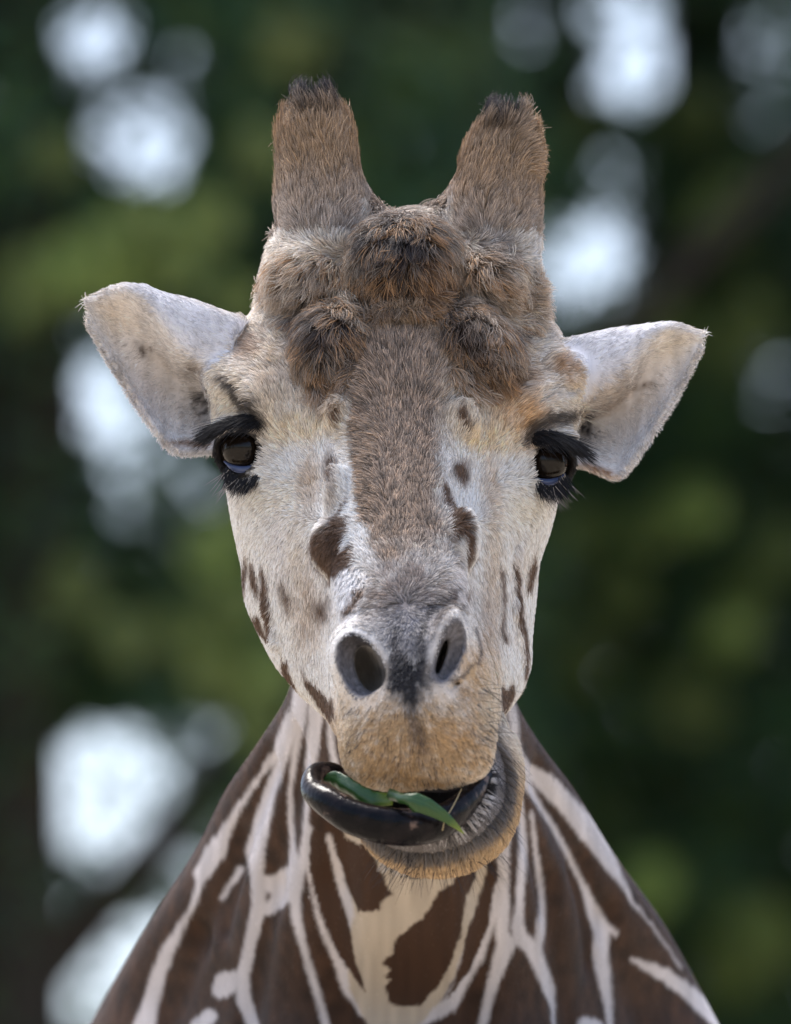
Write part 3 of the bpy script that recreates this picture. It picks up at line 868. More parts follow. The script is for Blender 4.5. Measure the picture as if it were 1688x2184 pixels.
def hair_obj(name, pts, rad, tint, mat, parent):
    """pts N x K x 3 in world metres, rad N x K, tint N x K x 3"""
    n, k = pts.shape[:2]
    hc = bpy.data.hair_curves.new(name)
    hc.add_curves([k] * n)
    hc.position_data.foreach_set('vector', (pts - BASE).astype(np.float32).ravel())
    ra = hc.attributes.get('radius') or hc.attributes.new('radius', 'FLOAT', 'POINT')
    ra.data.foreach_set('value', rad.astype(np.float32).ravel())
    ta = hc.attributes.new('tint', 'FLOAT_COLOR', 'POINT')
    t4 = np.ones((n * k, 4), dtype=np.float32); t4[:, :3] = tint.reshape(-1, 3)
    ta.data.foreach_set('color', t4.ravel())
    hc.materials.append(mat)
    o = bpy.data.objects.new(name, hc)
    link(o, parent)
    return o

tri = np.concatenate([HQ[:, [0, 1, 2]], HQ[:, [0, 2, 3]]])
ta_, tb_, tc_ = HV[tri[:, 0]], HV[tri[:, 1]], HV[tri[:, 2]]
fn_ = np.cross(tb_ - ta_, tc_ - ta_)
far_ = np.linalg.norm(fn_, axis=1) / 2
fnu = fn_ / (2 * far_[:, None] + 1e-9)
vn = np.zeros_like(HV)
for k in range(3):
    np.add.at(vn, tri[:, k], fn_)
vn /= np.linalg.norm(vn, axis=1)[:, None] + 1e-9
tcen = (ta_ + tb_ + tc_) / 3
treg = reg_v[tri[:, 0]]
tu, tv = seen(tcen)

# hair flow as seen from the front: (u, v, du, dv)
FLOW = np.array([
 (865,1240,0,-1),(800,1180,-.3,-.9),(930,1180,.2,-1),(865,1100,.1,-1),(770,1080,-.85,-.5),(950,1080,.3,-.9),(865,980,.1,-1),(765,950,-.95,-.3),(945,960,.3,-.9),(860,860,0,-1),(780,850,-.7,-.7),(940,850,.4,-.9),
 (860,770,-.1,-1),(800,740,-.3,-.9),(920,740,.2,-1),(860,690,.1,-.9),
 (690,900,-.3,-.9),(640,880,-.2,-1),(590,880,-.3,-.9),(600,800,-.6,-.8),(540,760,-.8,-.5),(480,760,-.8,-.3),(460,830,-.8,.5),(500,850,-.7,.5),(500,710,-.8,-.5),(560,700,-.5,-.8),
 (1020,900,.3,-.9),(1080,870,.4,-.9),(1130,860,.6,-.7),(1110,800,.5,-.8),(1170,760,.7,-.6),(1220,760,.8,-.3),(1245,840,.8,.5),(1180,890,.9,0),(1200,700,.6,-.6),
 (700,980,-.5,-.8),(620,960,-.8,-.5),(690,1060,-.5,-.8),(620,1060,-.8,-.2),(560,1080,-.8,.4),(520,1120,-.7,.6),(620,1150,-.7,.5),(560,1220,-.6,.8),(530,1280,-.6,.7),(640,1270,-.5,.8),(600,1380,-.6,.8),(670,1430,-.4,.9),(640,1480,-.6,.7),(700,1510,-.4,.8),
 (1010,990,.5,-.8),(1080,980,.8,-.4),(1010,1080,.5,-.7),(1080,1080,.8,.2),(1150,1080,.8,.5),(1170,1140,.6,.7),(1080,1180,.6,.7),(1140,1250,.5,.8),(1060,1300,.4,.9),(1115,1380,.6,.8),(1085,1460,.5,.8),
 (710,1160,-.4,.8),(700,1220,-.2,.9),(730,1290,.1,.9),(760,1240,.2,.9),(990,1150,.3,.8),(985,1240,.3,.9),(820,1290,-.8,.2),(910,1290,.8,.2),(860,1360,0,1),
 (870,1440,0,.8),(880,1500,0,1),(820,1530,-.7,.7),(760,1500,-.4,.9),(950,1530,.8,.5),(1010,1500,.7,.7),(1010,1420,.5,.8),(740,1590,-.5,.8),(800,1640,-.3,.9),(870,1660,0,1),(950,1650,.4,.9),(1010,1600,.7,.7),(1040,1540,.7,.6),
 (1080,1620,.6,.5),(1085,1700,.6,.7),(1040,1800,.5,.8),(950,1850,.1,1),(860,1850,-.3,.9),(800,1810,-.5,.8),
 # horns, curls
 (620,500,-.6,-.7),(690,500,.1,-1),(760,480,.6,-.7),(600,380,-.55,-.8),(690,400,-.1,-1),(765,380,.3,-.95),(600,290,-.7,-.7),(670,300,-.1,-1),(750,290,.35,-.9),(615,220,-.35,-.95),(670,200,-.1,-1),(715,220,.15,-1),(640,190,-.2,-1),(700,190,.1,-1),
 (990,480,-.5,-.7),(1060,500,.2,-.9),(1140,500,.7,-.5),(980,380,-.1,-1),(1060,380,.35,-.95),(1150,380,.9,-.4),(1010,300,.0,-1),(1080,300,.4,-.9),(1155,300,.9,-.4),(1045,240,-.15,-1),(1090,225,.1,-1),(1130,245,.35,-.95),
 (862,440,.1,-1),(862,470,.1,1),(810,480,-.6,.8),(920,480,.6,.8),(862,520,-.2,.9),(790,570,-.7,.6),(940,570,.7,.7),(862,610,.1,1),(800,630,-.5,.9),(930,640,.5,.9),
 (610,560,-.8,.2),(680,552,-.6,.2),(600,620,-.7,.6),(660,610,-.5,.8),(725,600,-.2,.9),(560,640,-.8,.4),(690,690,-.3,.9),(720,720,.3,.9),(690,770,-.1,1),(740,780,-.3,.9),(700,830,0,1),
 (1000,545,.3,.6),(1050,560,.8,.3),(1020,620,.4,.9),(1080,620,.8,.6),(1130,600,.8,0),(1150,640,.8,.3),(985,690,.3,.9),(1030,720,.5,.9),(1070,780,.5,.9),(1010,800,.1,1),(1100,810,.3,.9),
 # ears
 (440,700,-.7,-.5),(380,660,-.7,-.5),(300,640,-.8,-.3),(230,660,-.8,-.3),(300,780,-.8,.3),(350,870,-.6,.7),(400,800,-.8,.2),(420,920,-.5,.7),
 (1240,740,.7,-.5),(1330,720,.7,-.4),(1420,710,.8,-.2),(1460,760,.8,.3),(1400,850,.8,.4),(1320,820,.8,.2),(1340,950,.6,.7),(1280,920,.6,.5),
 # neck
 (700,1700,-.1,1),(868,1950,0,1),(500,1900,-.5,.8),(1250,1900,.5,.8),(350,2100,-.5,.8),(1400,2100,.5,.8),
], float)

def flow(u, v):
    out = np.zeros((len(u), 2))
    for s in range(0, len(u), 20000):
        d2 = (u[s:s+20000, None] - FLOW[:, 0]) ** 2 + (v[s:s+20000, None] - FLOW[:, 1]) ** 2
        w = np.exp(-(d2 - d2.min(1, keepdims=True)) / (2 * 32.0 ** 2)) / (1 + d2 / 2500.0)
        out[s:s+20000] = w @ FLOW[:, 2:] / w.sum(1, keepdims=True)
    return out / (np.linalg.norm(out, axis=1, keepdims=True) + 1e-6)

def roots(mask, dens):
    """scatter hair roots over the triangles in mask, dens = hairs per square unit of skin"""
    idx = np.nonzero(mask)[0]
    w = far_[idx] * (dens[idx] if np.ndim(dens) else dens)
    n = int(w.sum())
    cum = np.cumsum(w)
    pick = idx[np.clip(np.searchsorted(cum, rng.random(n) * cum[-1]), 0, len(idx) - 1)]
    a, b = rng.random(n), rng.random(n)
    fl = a + b > 1
    a[fl], b[fl] = 1 - a[fl], 1 - b[fl]
    c = 1 - a - b
    p = ta_[pick] * c[:, None] + tb_[pick] * a[:, None] + tc_[pick] * b[:, None]
    nn = vn[tri[pick, 0]] * c[:, None] + vn[tri[pick, 1]] * a[:, None] + vn[tri[pick, 2]] * b[:, None]
    nn /= np.linalg.norm(nn, axis=1)[:, None] + 1e-9
    return p, nn, treg[pick]

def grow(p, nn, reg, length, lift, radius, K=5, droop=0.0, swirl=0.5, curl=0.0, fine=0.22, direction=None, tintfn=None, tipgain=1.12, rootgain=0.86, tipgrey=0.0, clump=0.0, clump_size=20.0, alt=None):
    n = len(p)
    u, v = seen(p)
    d2 = flow(u, v) if direction is None else direction
    ang = (hash_noise(p / 30.0, 11) - 0.5) * 2 * swirl + (hash_noise(p / 8.0, 12) - 0.5) * swirl + rng.normal(0, fine, n)
    cs, sn = np.cos(ang), np.sin(ang)
    d2 = np.stack([d2[:, 0] * cs - d2[:, 1] * sn, d2[:, 0] * sn + d2[:, 1] * cs], 1)
    t = np.stack([d2[:, 0], d2[:, 1], np.zeros(n)], 1)
    t -= nn * (t * nn).sum(1)[:, None]
    t /= np.linalg.norm(t, axis=1)[:, None] + 1e-6
    b = np.cross(nn, t)
    L = length * rng.uniform(0.65, 1.2, n)
    lf = lift * rng.uniform(0.6, 1.4, n)
    cur = rng.normal(0, 1, n) * curl
    pts = np.zeros((n, K, 3))
    pts[:, 0] = p - nn * 1.5
    pos = pts[:, 0].copy()
    for k in range(1, K):
        s = (k - 0.5) / (K - 1)
        a = lf * (1 - 0.9 * s)
        d = t * np.cos(a)[:, None] + nn * np.sin(a)[:, None] + b * (cur * s * 1.6)[:, None]
        d[:, 1] += droop * s
        d /= np.linalg.norm(d, axis=1)[:, None]
        pos = pos + d * (L / (K - 1))[:, None]
        pts[:, k] = pos
    if clump > 0:
        key = np.floor((p + (hash_noise(p / 17.0, 14) - .5)[:, None] * clump_size * .8) / clump_size).astype(np.int64)
        _, inv = np.unique(key[:, 0] * 4000037 + key[:, 1] * 2003 + key[:, 2], return_inverse=True)
        cnt = np.bincount(inv)
        mean = np.stack([np.bincount(inv, weights=pts[:, -1, k]) / cnt for k in range(3)], 1)[inv]
        pull = (mean - pts[:, -1]) * (clump * rng.uniform(.5, 1.2, n))[:, None]
        for k in range(1, K):
            pts[:, k] += pull * (k / (K - 1)) ** 1.6
    col, fl = coat(p, reg) if tintfn is None else tintfn(p, reg)
    if alt is not None:
        am = smoothstep(.55, .75, hash_noise(p / 20.0, 15) * .6 + rng.random(n) * .4)[:, None] * .8
        col = col * (1 - am) + lin(alt) * am
    cell = np.floor(p / 6.0 + rng.random(3)).astype(np.int64)
    hsh = ((cell[:, 0] * 73856093) ^ (cell[:, 1] * 19349663) ^ (cell[:, 2] * 83492791)) % 10007
    col = col * np.exp((hsh / 10007.0 - .5) * (.35 + .8 * fl))[:, None]
    patch = hash_noise(p / 14.0, 5) - 0.5
    r = rng.normal(0, 1, n)
    pale = np.clip(0.5 + 0.38 * r + patch * 0.9, 0, 1)
    dark_c, pale_c = col * 0.42, np.clip(col * 1.5 + 0.07 * smoothstep(.04, .16, col.mean(1))[:, None], 0, 0.8)
    mix = dark_c * (1 - pale)[:, None] + pale_c * pale[:, None]
    col = col * (1 - fl)[:, None] + mix * fl[:, None]
    col = np.clip(col * np.exp(rng.normal(0, 0.13, n))[:, None], 0.004, 0.85)
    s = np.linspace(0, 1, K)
    g = rootgain + (tipgain - rootgain) * s  # roots darker: pigment plus painted shade between the hairs
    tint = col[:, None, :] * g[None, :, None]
    tg = (tipgrey * s ** 1.5)[None, :] * smoothstep(.015, .10, col.mean(1))[:, None] * np.clip(rng.normal(1, .6, n), 0, 2)[:, None] * np.clip(fl * 3, .3, 1)[:, None]
    tint = tint * (1 - tg)[:, :, None] + np.array([.58, .53, .48]) * tg[:, :, None]
    tint = np.clip(tint, 0.003, 0.88)
    rad = radius * np.array([1.0, 1.0, 0.9, 0.7, 0.3])[None, :] if K == 5 else radius * np.interp(s, [0, .5, 1], [1, .9, .25])[None, :]
    rad = np.tile(rad, (n, 1)) * rng.uniform(0.75, 1.25, n)[:, None] * S
    W = to_world(pts.reshape(-1, 3)).reshape(n, K, 3)
    return W, rad, tint

view = np.array([0, 0, -1.0])
facing = fnu @ view > -0.30
# leave the eyeballs, mouth and nostrils bare
bare = np.zeros(len(tri), bool)
for e in EYES.values():
    bare |= np.linalg.norm(tcen - e['c'], axis=1) < e['r'] + 6
bare |= (ellipsoid(tcen, P(786, 1428, -560), (27, 52, 132), -0.3, 0.15) < 4) & (treg == 0)
bare |= (ellipsoid(tcen, P(942, 1402, -580), (8, 42, 82), 0.3) < 3) & (treg == 0)
mouth_in = (ellipsoid(tcen, LIP_C, LIP_R) < 4) & (treg == 4)
bare |= mouth_in
bare |= (ellipsoid(tcen, LIP_C, LIP_R) < 34) & (treg == 4) & (tcen[:, 2] < -380)
ok = facing & ~bare & (tv < 2240)

def falloff(u, v, *blobs):
    w = np.zeros(len(u))
    for cu, cv, ru, rv in blobs:
        w = np.maximum(w, np.exp(-(((u - cu) / ru) ** 2 + ((v - cv) / rv) ** 2) ** 2))
    return w
CURLS = ((862,560,100,95),(655,612,80,70),(708,748,60,92),(1040,606,70,70),(1105,640,40,55),(1020,742,70,98),(860,650,90,50))
curly_t = falloff(tu, tv, *CURLS) * (treg == 0)

# 1. short coat of the head, jaw and ears
m = ok & np.isin(treg, (0, 4)) & (curly_t < 0.6)
p, nn, rg = roots(m, 0.185)
u, v = seen(p)
ln = np.full(len(p), 27.0)
ln = np.where(v < 860, 18 + 18 * smoothstep(360, 300, np.abs(u - 855)), ln)
ln = np.where((v > 1290) & (np.abs(u - 880) < 180) & (p[:, 2] < -350), 15.0, ln)
ln = np.where(rg == 4, 34.0, ln)
for e in EYES.values():
    ln = np.where(np.linalg.norm(p - e['c'], axis=1) < 80, 15.0, ln)
for q in (NL, NR):
    e_ = ellipsoid(p, q[0], q[1], q[2], q[3])
    ln = np.where((rg == 0) & (e_ < 30), np.where(e_ < 5, 5.0, 8.0), ln)
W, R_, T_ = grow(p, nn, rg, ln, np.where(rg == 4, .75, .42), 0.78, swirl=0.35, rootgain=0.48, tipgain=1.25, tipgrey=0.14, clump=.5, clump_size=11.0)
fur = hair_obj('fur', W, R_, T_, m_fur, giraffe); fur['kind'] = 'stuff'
n_hair = len(W)

m = ok & (treg == 2)
p, nn, rg = roots(m, 0.17)
u, v = seen(p)
ln = 15 + 16 * smoothstep(0.5, -0.2, nn @ view)
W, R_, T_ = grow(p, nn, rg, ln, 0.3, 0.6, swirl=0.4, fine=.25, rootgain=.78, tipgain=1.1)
o = hair_obj('ear_fur', W, R_, T_, m_fur, giraffe); o['kind'] = 'stuff'; n_hair += len(W)

# 2. shaggy coat of the horns
m = ok & (treg == 3)
p, nn, rg = roots(m, 0.17)
u, v = seen(p)
left = u < 860
t = np.where(left, v - 190, v - 225)
ln = 42 + 22 * smoothstep(200, 40, t)
tip = t < 34
ln = np.where(t < 66, 70 * rng.uniform(.6, 1.15, len(t)), ln)
lift = np.where(t < 150, 0.55, 0.5) + 0.3 * smoothstep(.5, .1, nn @ view)
lift = np.where(t < 70, 0.25 + 1.2 * smoothstep(.35, .8, -nn[:, 1]), lift)
keep = ~((nn[:, 1] < -0.75) & (np.hypot(u - np.where(left, 672, 1090), 0) < 26) )
p, nn, rg, ln, lift = p[keep], nn[keep], rg[keep], ln[keep], lift[keep]
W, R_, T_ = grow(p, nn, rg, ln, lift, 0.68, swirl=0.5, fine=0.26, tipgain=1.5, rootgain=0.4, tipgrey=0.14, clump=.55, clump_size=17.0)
o = hair_obj('horn_fur', W, R_, T_, m_fur, giraffe); o['kind'] = 'stuff'; n_hair += len(W)

# 3. forelock and curls: long, drooping, clumped
m = ok & (treg == 0) & (curly_t > 0.25)
p, nn, rg = roots(m, 0.14)
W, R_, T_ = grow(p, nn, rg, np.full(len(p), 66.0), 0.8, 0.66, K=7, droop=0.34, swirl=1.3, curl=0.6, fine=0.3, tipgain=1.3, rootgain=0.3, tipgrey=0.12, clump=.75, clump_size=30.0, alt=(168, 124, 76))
o = hair_obj('forelock', W, R_, T_, m_fur, giraffe); o['kind'] = 'stuff'; n_hair += len(W)

# 4. neck
m = ok & (treg == 1)
p, nn, rg = roots(m, 0.045)
W, R_, T_ = grow(p, nn, rg, np.full(len(p), 10.0), 0.2, 1.1, K=5, swirl=0.2)
o = hair_obj('neck_fur', W, R_, T_, m_fur, giraffe); o['kind'] = 'stuff'; n_hair += len(W)
print('hairs', n_hair, round(time.time() - T0, 1))

# 5. eyelashes, lip fringe and whiskers
def strands(rootpts, dirs, lengths, radius, colour, K=6, bend=(0, 0.5, 0), jit=0.15):
    rootpts = np.asarray(rootpts, float); n = len(rootpts)
    d = np.asarray(dirs, float) + rng.normal(0, jit, (n, 3))
    d /= np.linalg.norm(d, axis=1)[:, None]
    L = np.asarray(lengths) * rng.uniform(0.7, 1.15, n)
    pts = np.zeros((n, K, 3)); pts[:, 0] = rootpts
    for k in range(1, K):
        s = k / (K - 1)
        q = d + np.asarray(bend) * s
        q /= np.linalg.norm(q, axis=1)[:, None]
        pts[:, k] = pts[:, k - 1] + q * (L / (K - 1))[:, None]
    W = to_world(pts.reshape(-1, 3)).reshape(n, K, 3)
    rad = radius * np.interp(np.linspace(0, 1, K), [0, .5, 1], [1, .8, .2])[None] * np.ones((n, 1)) * S
    c = np.tile(lin(colour), (n, 1)) if np.ndim(colour) == 1 else np.asarray(colour)
    return W, rad, np.repeat(c[:, None, :], K, 1)

def join(*sets):
    k = max(s[0].shape[1] for s in sets)
    return tuple(np.concatenate([s[i] for s in sets]) for i in range(3))

def along(pts, n):
    pts = np.array(pts, float)
    t = np.sort(rng.random(n)) * (len(pts) - 1)
    i = np.minimum(t.astype(int), len(pts) - 2)
    f = (t - i)[:, None]
    return pts[i] * (1 - f) + pts[i + 1] * f, t / (len(pts) - 1)

for key, upper, d0, d1, lower, sg in (
        ('l', [P(568,903,-22),P(549,891,-36),P(525,887,-42),P(500,893,-38),P(480,906,-22),P(467,921,0)], (-.65,.10,-.70), (-.86,.42,-.25),
         [P(484,1000,-14),P(500,1018,-24),P(522,1026,-30),P(545,1018,-28),P(562,1000,-20)], -1),
        ('r', [P(1131,935,-22),P(1146,924,-30),P(1165,920,-36),P(1186,924,-34),P(1204,936,-18),P(1216,951,0)], (.55,.16,-.70), (.90,.52,-.2),
         [P(1142,1020,-16),P(1158,1036,-22),P(1178,1040,-24),P(1196,1030,-18),P(1206,1014,-4)], 1)):
    r0, t = along(upper, 560)
    r0 += rng.normal(0, 2.4, r0.shape)
    dd = np.array(d0) * (1 - t[:, None]) + np.array(d1) * t[:, None]
    a = strands(r0, dd, 64 + 22 * np.sin(t * 3.1), 0.68, (15, 14, 19), bend=(sg * 0.25, 0.36, 0.25), jit=0.15)
    r0, t = along(upper, 280)
    r0 += rng.normal(0, 2.4, r0.shape) + np.array([0, 3, 0])
    a2 = strands(r0, np.stack([sg * (.25 + .6 * t), np.full(len(t), .42), np.full(len(t), -.75)], 1), np.full(len(t), 32.0), 0.7, (13, 12, 16), bend=(sg * .3, .5, .3), jit=0.12)
    r0, t = along(lower, 240)
    r0 += rng.normal(0, 3.0, r0.shape)
    b = strands(r0, np.stack([sg * (0.35 + 0.3 * t) - 0.2 * sg, np.full(len(t), 0.8), np.full(len(t), -0.55)], 1), np.full(len(t), 40.0), 0.9, (22, 20, 24), bend=(sg * 0.2, 0.3, 0.1), jit=0.14)
    r0, t = along(lower, 40)
    c = strands(r0 + rng.normal(0, 4, r0.shape), np.stack([np.full(len(t), sg * .45), np.full(len(t), 0.8), np.full(len(t), -0.3)], 1), np.full(len(t), 62.0), 0.7, (150, 140, 130), bend=(sg * 0.3, 0.2, 0), jit=0.2)
    hair_obj('eyelashes', *join(a, a2, b, c), m_fur, giraffe)['kind'] = 'stuff'

def skin_at(u, v, d0=-900, lo=None):
    """first point of the skin met going away from the viewer at (u, v)"""
    u = np.atleast_1d(u).astype(float); v = np.atleast_1d(v).astype(float)
    d = np.full(len(u), float(d0))
    for _ in range(60):
        q = np.stack([844 + (u - 844) * (1 + d * S / DIST), 1092 + (v - 1092) * (1 + d * S / DIST), d], 1)
        d = d + np.clip(shape(q) * 0.7, -20, 60)
    return np.stack([844 + (u - 844) * (1 + d * S / DIST), 1092 + (v - 1092) * (1 + d * S / DIST), d], 1)

# fringe of bristly papillae along the lip
arc = [(1062,1600),(1072,1640),(1070,1690),(1052,1735),(1020,1775),(975,1803),(930,1815),(880,1818),(830,1806)]
ra2, t = along([(*a, 0) for a in arc], 5200)
out_ = ra2[:, :2] - np.array([905, 1655.])
out_ /= np.linalg.norm(out_, axis=1)[:, None]
off = rng.uniform(-14, 60, len(ra2)); ra2[:, :2] += out_ * off[:, None]
r0 = skin_at(ra2[:, 0], ra2[:, 1])
toc = np.array([905, 1655, 0.]) - r0; toc[:, 2] = 0
toc /= np.linalg.norm(toc, axis=1)[:, None]
an = np.arctan2(out_[:, 1], out_[:, 0])
pal = hash_noise(np.stack([an * 34, off / 60, off * 0], 1), 31)
pale_ = lin((176, 173, 174))[None] * (0.45 + 0.55 * smoothstep(.35, .6, pal))[:, None]
cl = np.where((pal > 0.47)[:, None], pale_, lin((24, 22, 26)))
hair_obj('lip_fringe', *strands(r0, toc * 0.85 + np.array([0, -.05, -.5]), np.where(pal > .4, 34.0, 26.0), 0.85, cl, bend=(0, -.1, .25), jit=0.13), m_fur, giraffe)['kind'] = 'stuff'

sets = []
cu = np.concatenate([rng.uniform(800, 1060, 90), rng.uniform(1030, 1085, 40)])
cv = np.concatenate([1800 + 45 * np.sqrt(np.clip(1 - ((cu[:90] - 935) / 150) ** 2, 0, 1)) + rng.uniform(-25, 10, 90), rng.uniform(1600, 1790, 40)])
r0 = skin_at(cu, cv)
dx = (r0[:, 0] - 930) / 170
sets.append(strands(r0, np.stack([dx * 1.1, 0.55 + 0.3 * rng.random(len(dx)), np.full(len(dx), -.45)], 1), np.full(len(dx), 85.0), 0.55, (28, 26, 32), bend=(0, 0.35, 0), jit=0.2))
cu, cv = rng.uniform(735, 1045, 260), rng.uniform(1500, 1680, 260)
r0 = skin_at(cu, cv)
dx = (r0[:, 0] - 885) / 170
sets.append(strands(r0, np.stack([dx * 0.9, np.full(len(dx), 0.75), np.full(len(dx), -.35)], 1), rng.uniform(10, 34, len(dx)), 0.5, (44, 40, 46), bend=(0, 0.4, 0.2), jit=0.2))
r0 = skin_at(rng.uniform(1015, 1050, 36), rng.uniform(1440, 1620, 36))
sets.append(strands(r0, np.tile([0.8, 0.15, -.3], (36, 1)), np.full(36, 70.0), 0.5, (40, 38, 46), bend=(.2, .5, 0), jit=0.25))
hair_obj('whiskers', *join(*sets), m_fur, giraffe)['kind'] = 'stuff'
r0 = skin_at(rng.uniform(1225, 1245, 6), rng.uniform(855, 895, 6))
hair_obj('brow_whiskers', *strands(r0, np.tile([0.9, 0.15, -.3], (6, 1)), np.full(6, 95.0), 0.6, (190, 180, 160), bend=(.1, .4, 0), jit=0.2), m_fur, giraffe)['kind'] = 'stuff'

# ------------------------------------------------------------------ eyes
def sphere_grid(nu=48, nv=32):
    vs_, fs = [], []
    for i in range(nv + 1):
        a = math.pi * i / nv
        for j in range(nu):
            b = 2 * math.pi * j / nu
            vs_.append((math.sin(a) * math.cos(b), math.sin(a) * math.sin(b), math.cos(a)))
    for i in range(nv):
        for j in range(nu):
            fs.append((i * nu + j, i * nu + (j + 1) % nu, (i + 1) * nu + (j + 1) % nu, (i + 1) * nu + j))
    return np.array(vs_), fs

m_eye, nt, bs = mat_new('dark_eye')
bs.inputs['Base Color'].default_value = (0.010, 0.007, 0.005, 1)
bs.inputs['Roughness'].default_value = 0.02
bs.inputs['IOR'].default_value = 1.33
bs.inputs['Specular IOR Level'].default_value = 0.5
bs.inputs['Coat Weight'].default_value = 0.0
bs.inputs['Coat Roughness'].default_value = 0.02
m_iris, nt, bi = mat_new('brown_iris')
bi.inputs['Base Color'].default_value = (0.05, 0.026, 0.012, 1)
bi.inputs['Roughness'].default_value = 0.05
m_rim, nt, br = mat_new('wet_eyelid')
br.inputs['Base Color'].default_value = (0.055, 0.075, 0.16, 1)  # the sky's blue reflection put into the lid's base colour
br.inputs['Roughness'].default_value = 0.18

def tube(path, radii, flat=None, nseg=12, closed_ends=True):
    """a swept tube; radii = (across, thick) per point, flat = direction of 'across'"""
    path = np.array(path, float); n = len(path)
    vs_, fs = [], []
    for i in range(n):
        t = path[min(i + 1, n - 1)] - path[max(i - 1, 0)]
        t /= np.linalg.norm(t)
        a = np.array(flat[i] if flat is not None else (0, 1, 0.01), float)
        a -= t * (a @ t); a /= np.linalg.norm(a)
        b = np.cross(t, a)
        for j in range(nseg):
            an = 2 * math.pi * j / nseg
            vs_.append(path[i] + a * math.cos(an) * radii[i][0] + b * math.sin(an) * radii[i][1])
    for i in range(n - 1):
        for j in range(nseg):
            fs.append((i * nseg + j, i * nseg + (j + 1) % nseg, (i + 1) * nseg + (j + 1) % nseg, (i + 1) * nseg + j))
    if closed_ends:
        fs.append(tuple(range(nseg))[::-1]); fs.append(tuple((n - 1) * nseg + j for j in range(nseg)))
    return np.array(vs_), fs

def resample(pts, n):
    pts = np.array(pts, float)
    return hermite_rows(np.arange(len(pts)), pts, np.linspace(0, len(pts) - 1, n))

for key, e in EYES.items():
    c, n, r = e['c'], e['n'], e['r']
    vs_, fs = sphere_grid()
    eye = mesh_obj('eye', to_world(c + vs_ * (r - 1.5)), fs, m_eye, giraffe, origin=BASE)
    # the clear dome over the dark iris, standing a little proud
    ring = mesh_obj('iris', to_world(c + n * 7 + vs_ * (r - 6.2)), fs, m_eye, eye, origin=BASE)
    sg = -1 if key == 'l' else 1
    lidpts = [c + np.array([-sg * 30, 30, -34.]), c + np.array([-sg * 14, 41, -36.]), c + np.array([sg * 6, 44, -32.]), c + np.array([sg * 24, 38, -24.]), c + np.array([sg * 38, 26, -12.])]
    lp = resample(lidpts, 18)
    rr = [(7.5 * math.sin(math.pi * (i + .6) / 18.2) + 1, 6) for i in range(18)]
    v2, f2 = tube(lp, rr, nseg=10)
    mesh_obj('lower_eyelid', to_world(v2), f2, m_rim, giraffe, origin=BASE)

# ------------------------------------------------------------------ tongue
m_tongue, nt, bs = mat_new('tongue')
tc = nt.nodes.new('ShaderNodeTexCoord')
n1_ = nt.nodes.new('ShaderNodeTexNoise'); n1_.inputs['Scale'].default_value = 55; n1_.inputs['Detail'].default_value = 6
rp = nt.nodes.new('ShaderNodeValToRGB')
rp.color_ramp.elements[0].position = 0.40; rp.color_ramp.elements[0].color = (0.003, 0.0028, 0.004, 1)
rp.color_ramp.elements[1].position = 0.60; rp.color_ramp.elements[1].color = (0.012, 0.009, 0.010, 1)
pk = rp.color_ramp.elements.new(0.69); pk.color = (0.16, 0.11, 0.09, 1)
nt.links.new(tc.outputs['Object'], n1_.inputs['Vector']); nt.links.new(n1_.outputs['Fac'], rp.inputs['Fac'])
nt.links.new(rp.outputs['Color'], bs.inputs['Base Color'])
bs.inputs['Roughness'].default_value = 0.14
bs.inputs['Specular IOR Level'].default_value = 0.14
n2_ = nt.nodes.new('ShaderNodeTexNoise'); n2_.inputs['Scale'].default_value = 190; n2_.inputs['Detail'].default_value = 4
bp_ = nt.nodes.new('ShaderNodeBump'); bp_.inputs['Strength'].default_value = 0.5; bp_.inputs['Distance'].default_value = 0.0015
nt.links.new(tc.outputs['Object'], n2_.inputs['Vector']); nt.links.new(n2_.outputs['Fac'], bp_.inputs['Height']); nt.links.new(bp_.outputs[0], bs.inputs['Normal'])
tp = resample([P(1046,1618,-470),P(1030,1660,-530),P(1000,1705,-600),P(950,1748,-668),P(890,1764,-705),P(820,1761,-716),P(750,1742,-700),P(700,1712,-668),P(668,1688,-620),P(664,1664,-585),P(680,1648,-560),P(708,1646,-540),P(740,1660,-530),P(775,1680,-530)], 70)
ta2 = np.array([24,34,44,52,54,54,50,44,36,30,26,23,21,10], float)
tb2 = np.array([18,22,26,30,33,34,33,30,24,19,16,14,11,6], float)
ta2 *= np.interp(np.arange(14), [0, 3, 8, 13], [1, .74, .76, .95])
qa = np.interp(np.linspace(0, 13, 70), np.arange(14), ta2); qb = np.interp(np.linspace(0, 13, 70), np.arange(14), tb2)
fl_ = resample([(-.7,.7,.0),(-.6,.8,.1),(-.4,.9,.2),(-.1,.95,.3),(0,.95,.35),(.05,.95,.35),(.1,.95,.3),(.15,.95,.2),(.1,1,.0),(0,1,-.2),(0,1,-.3),(0,1,-.3),(.1,1,-.3),(.2,1,-.3)], 70)
v2, f2 = tube(tp, np.stack([qa, qb], 1), flat=fl_, nseg=28)
v2 = v2 + ((hash_noise(v2 / 12.0, 41) - .5) * 2.2)[:, None] * np.array([0, .4, -1])
mesh_obj('tongue', to_world(v2), f2, m_tongue, giraffe, origin=BASE)

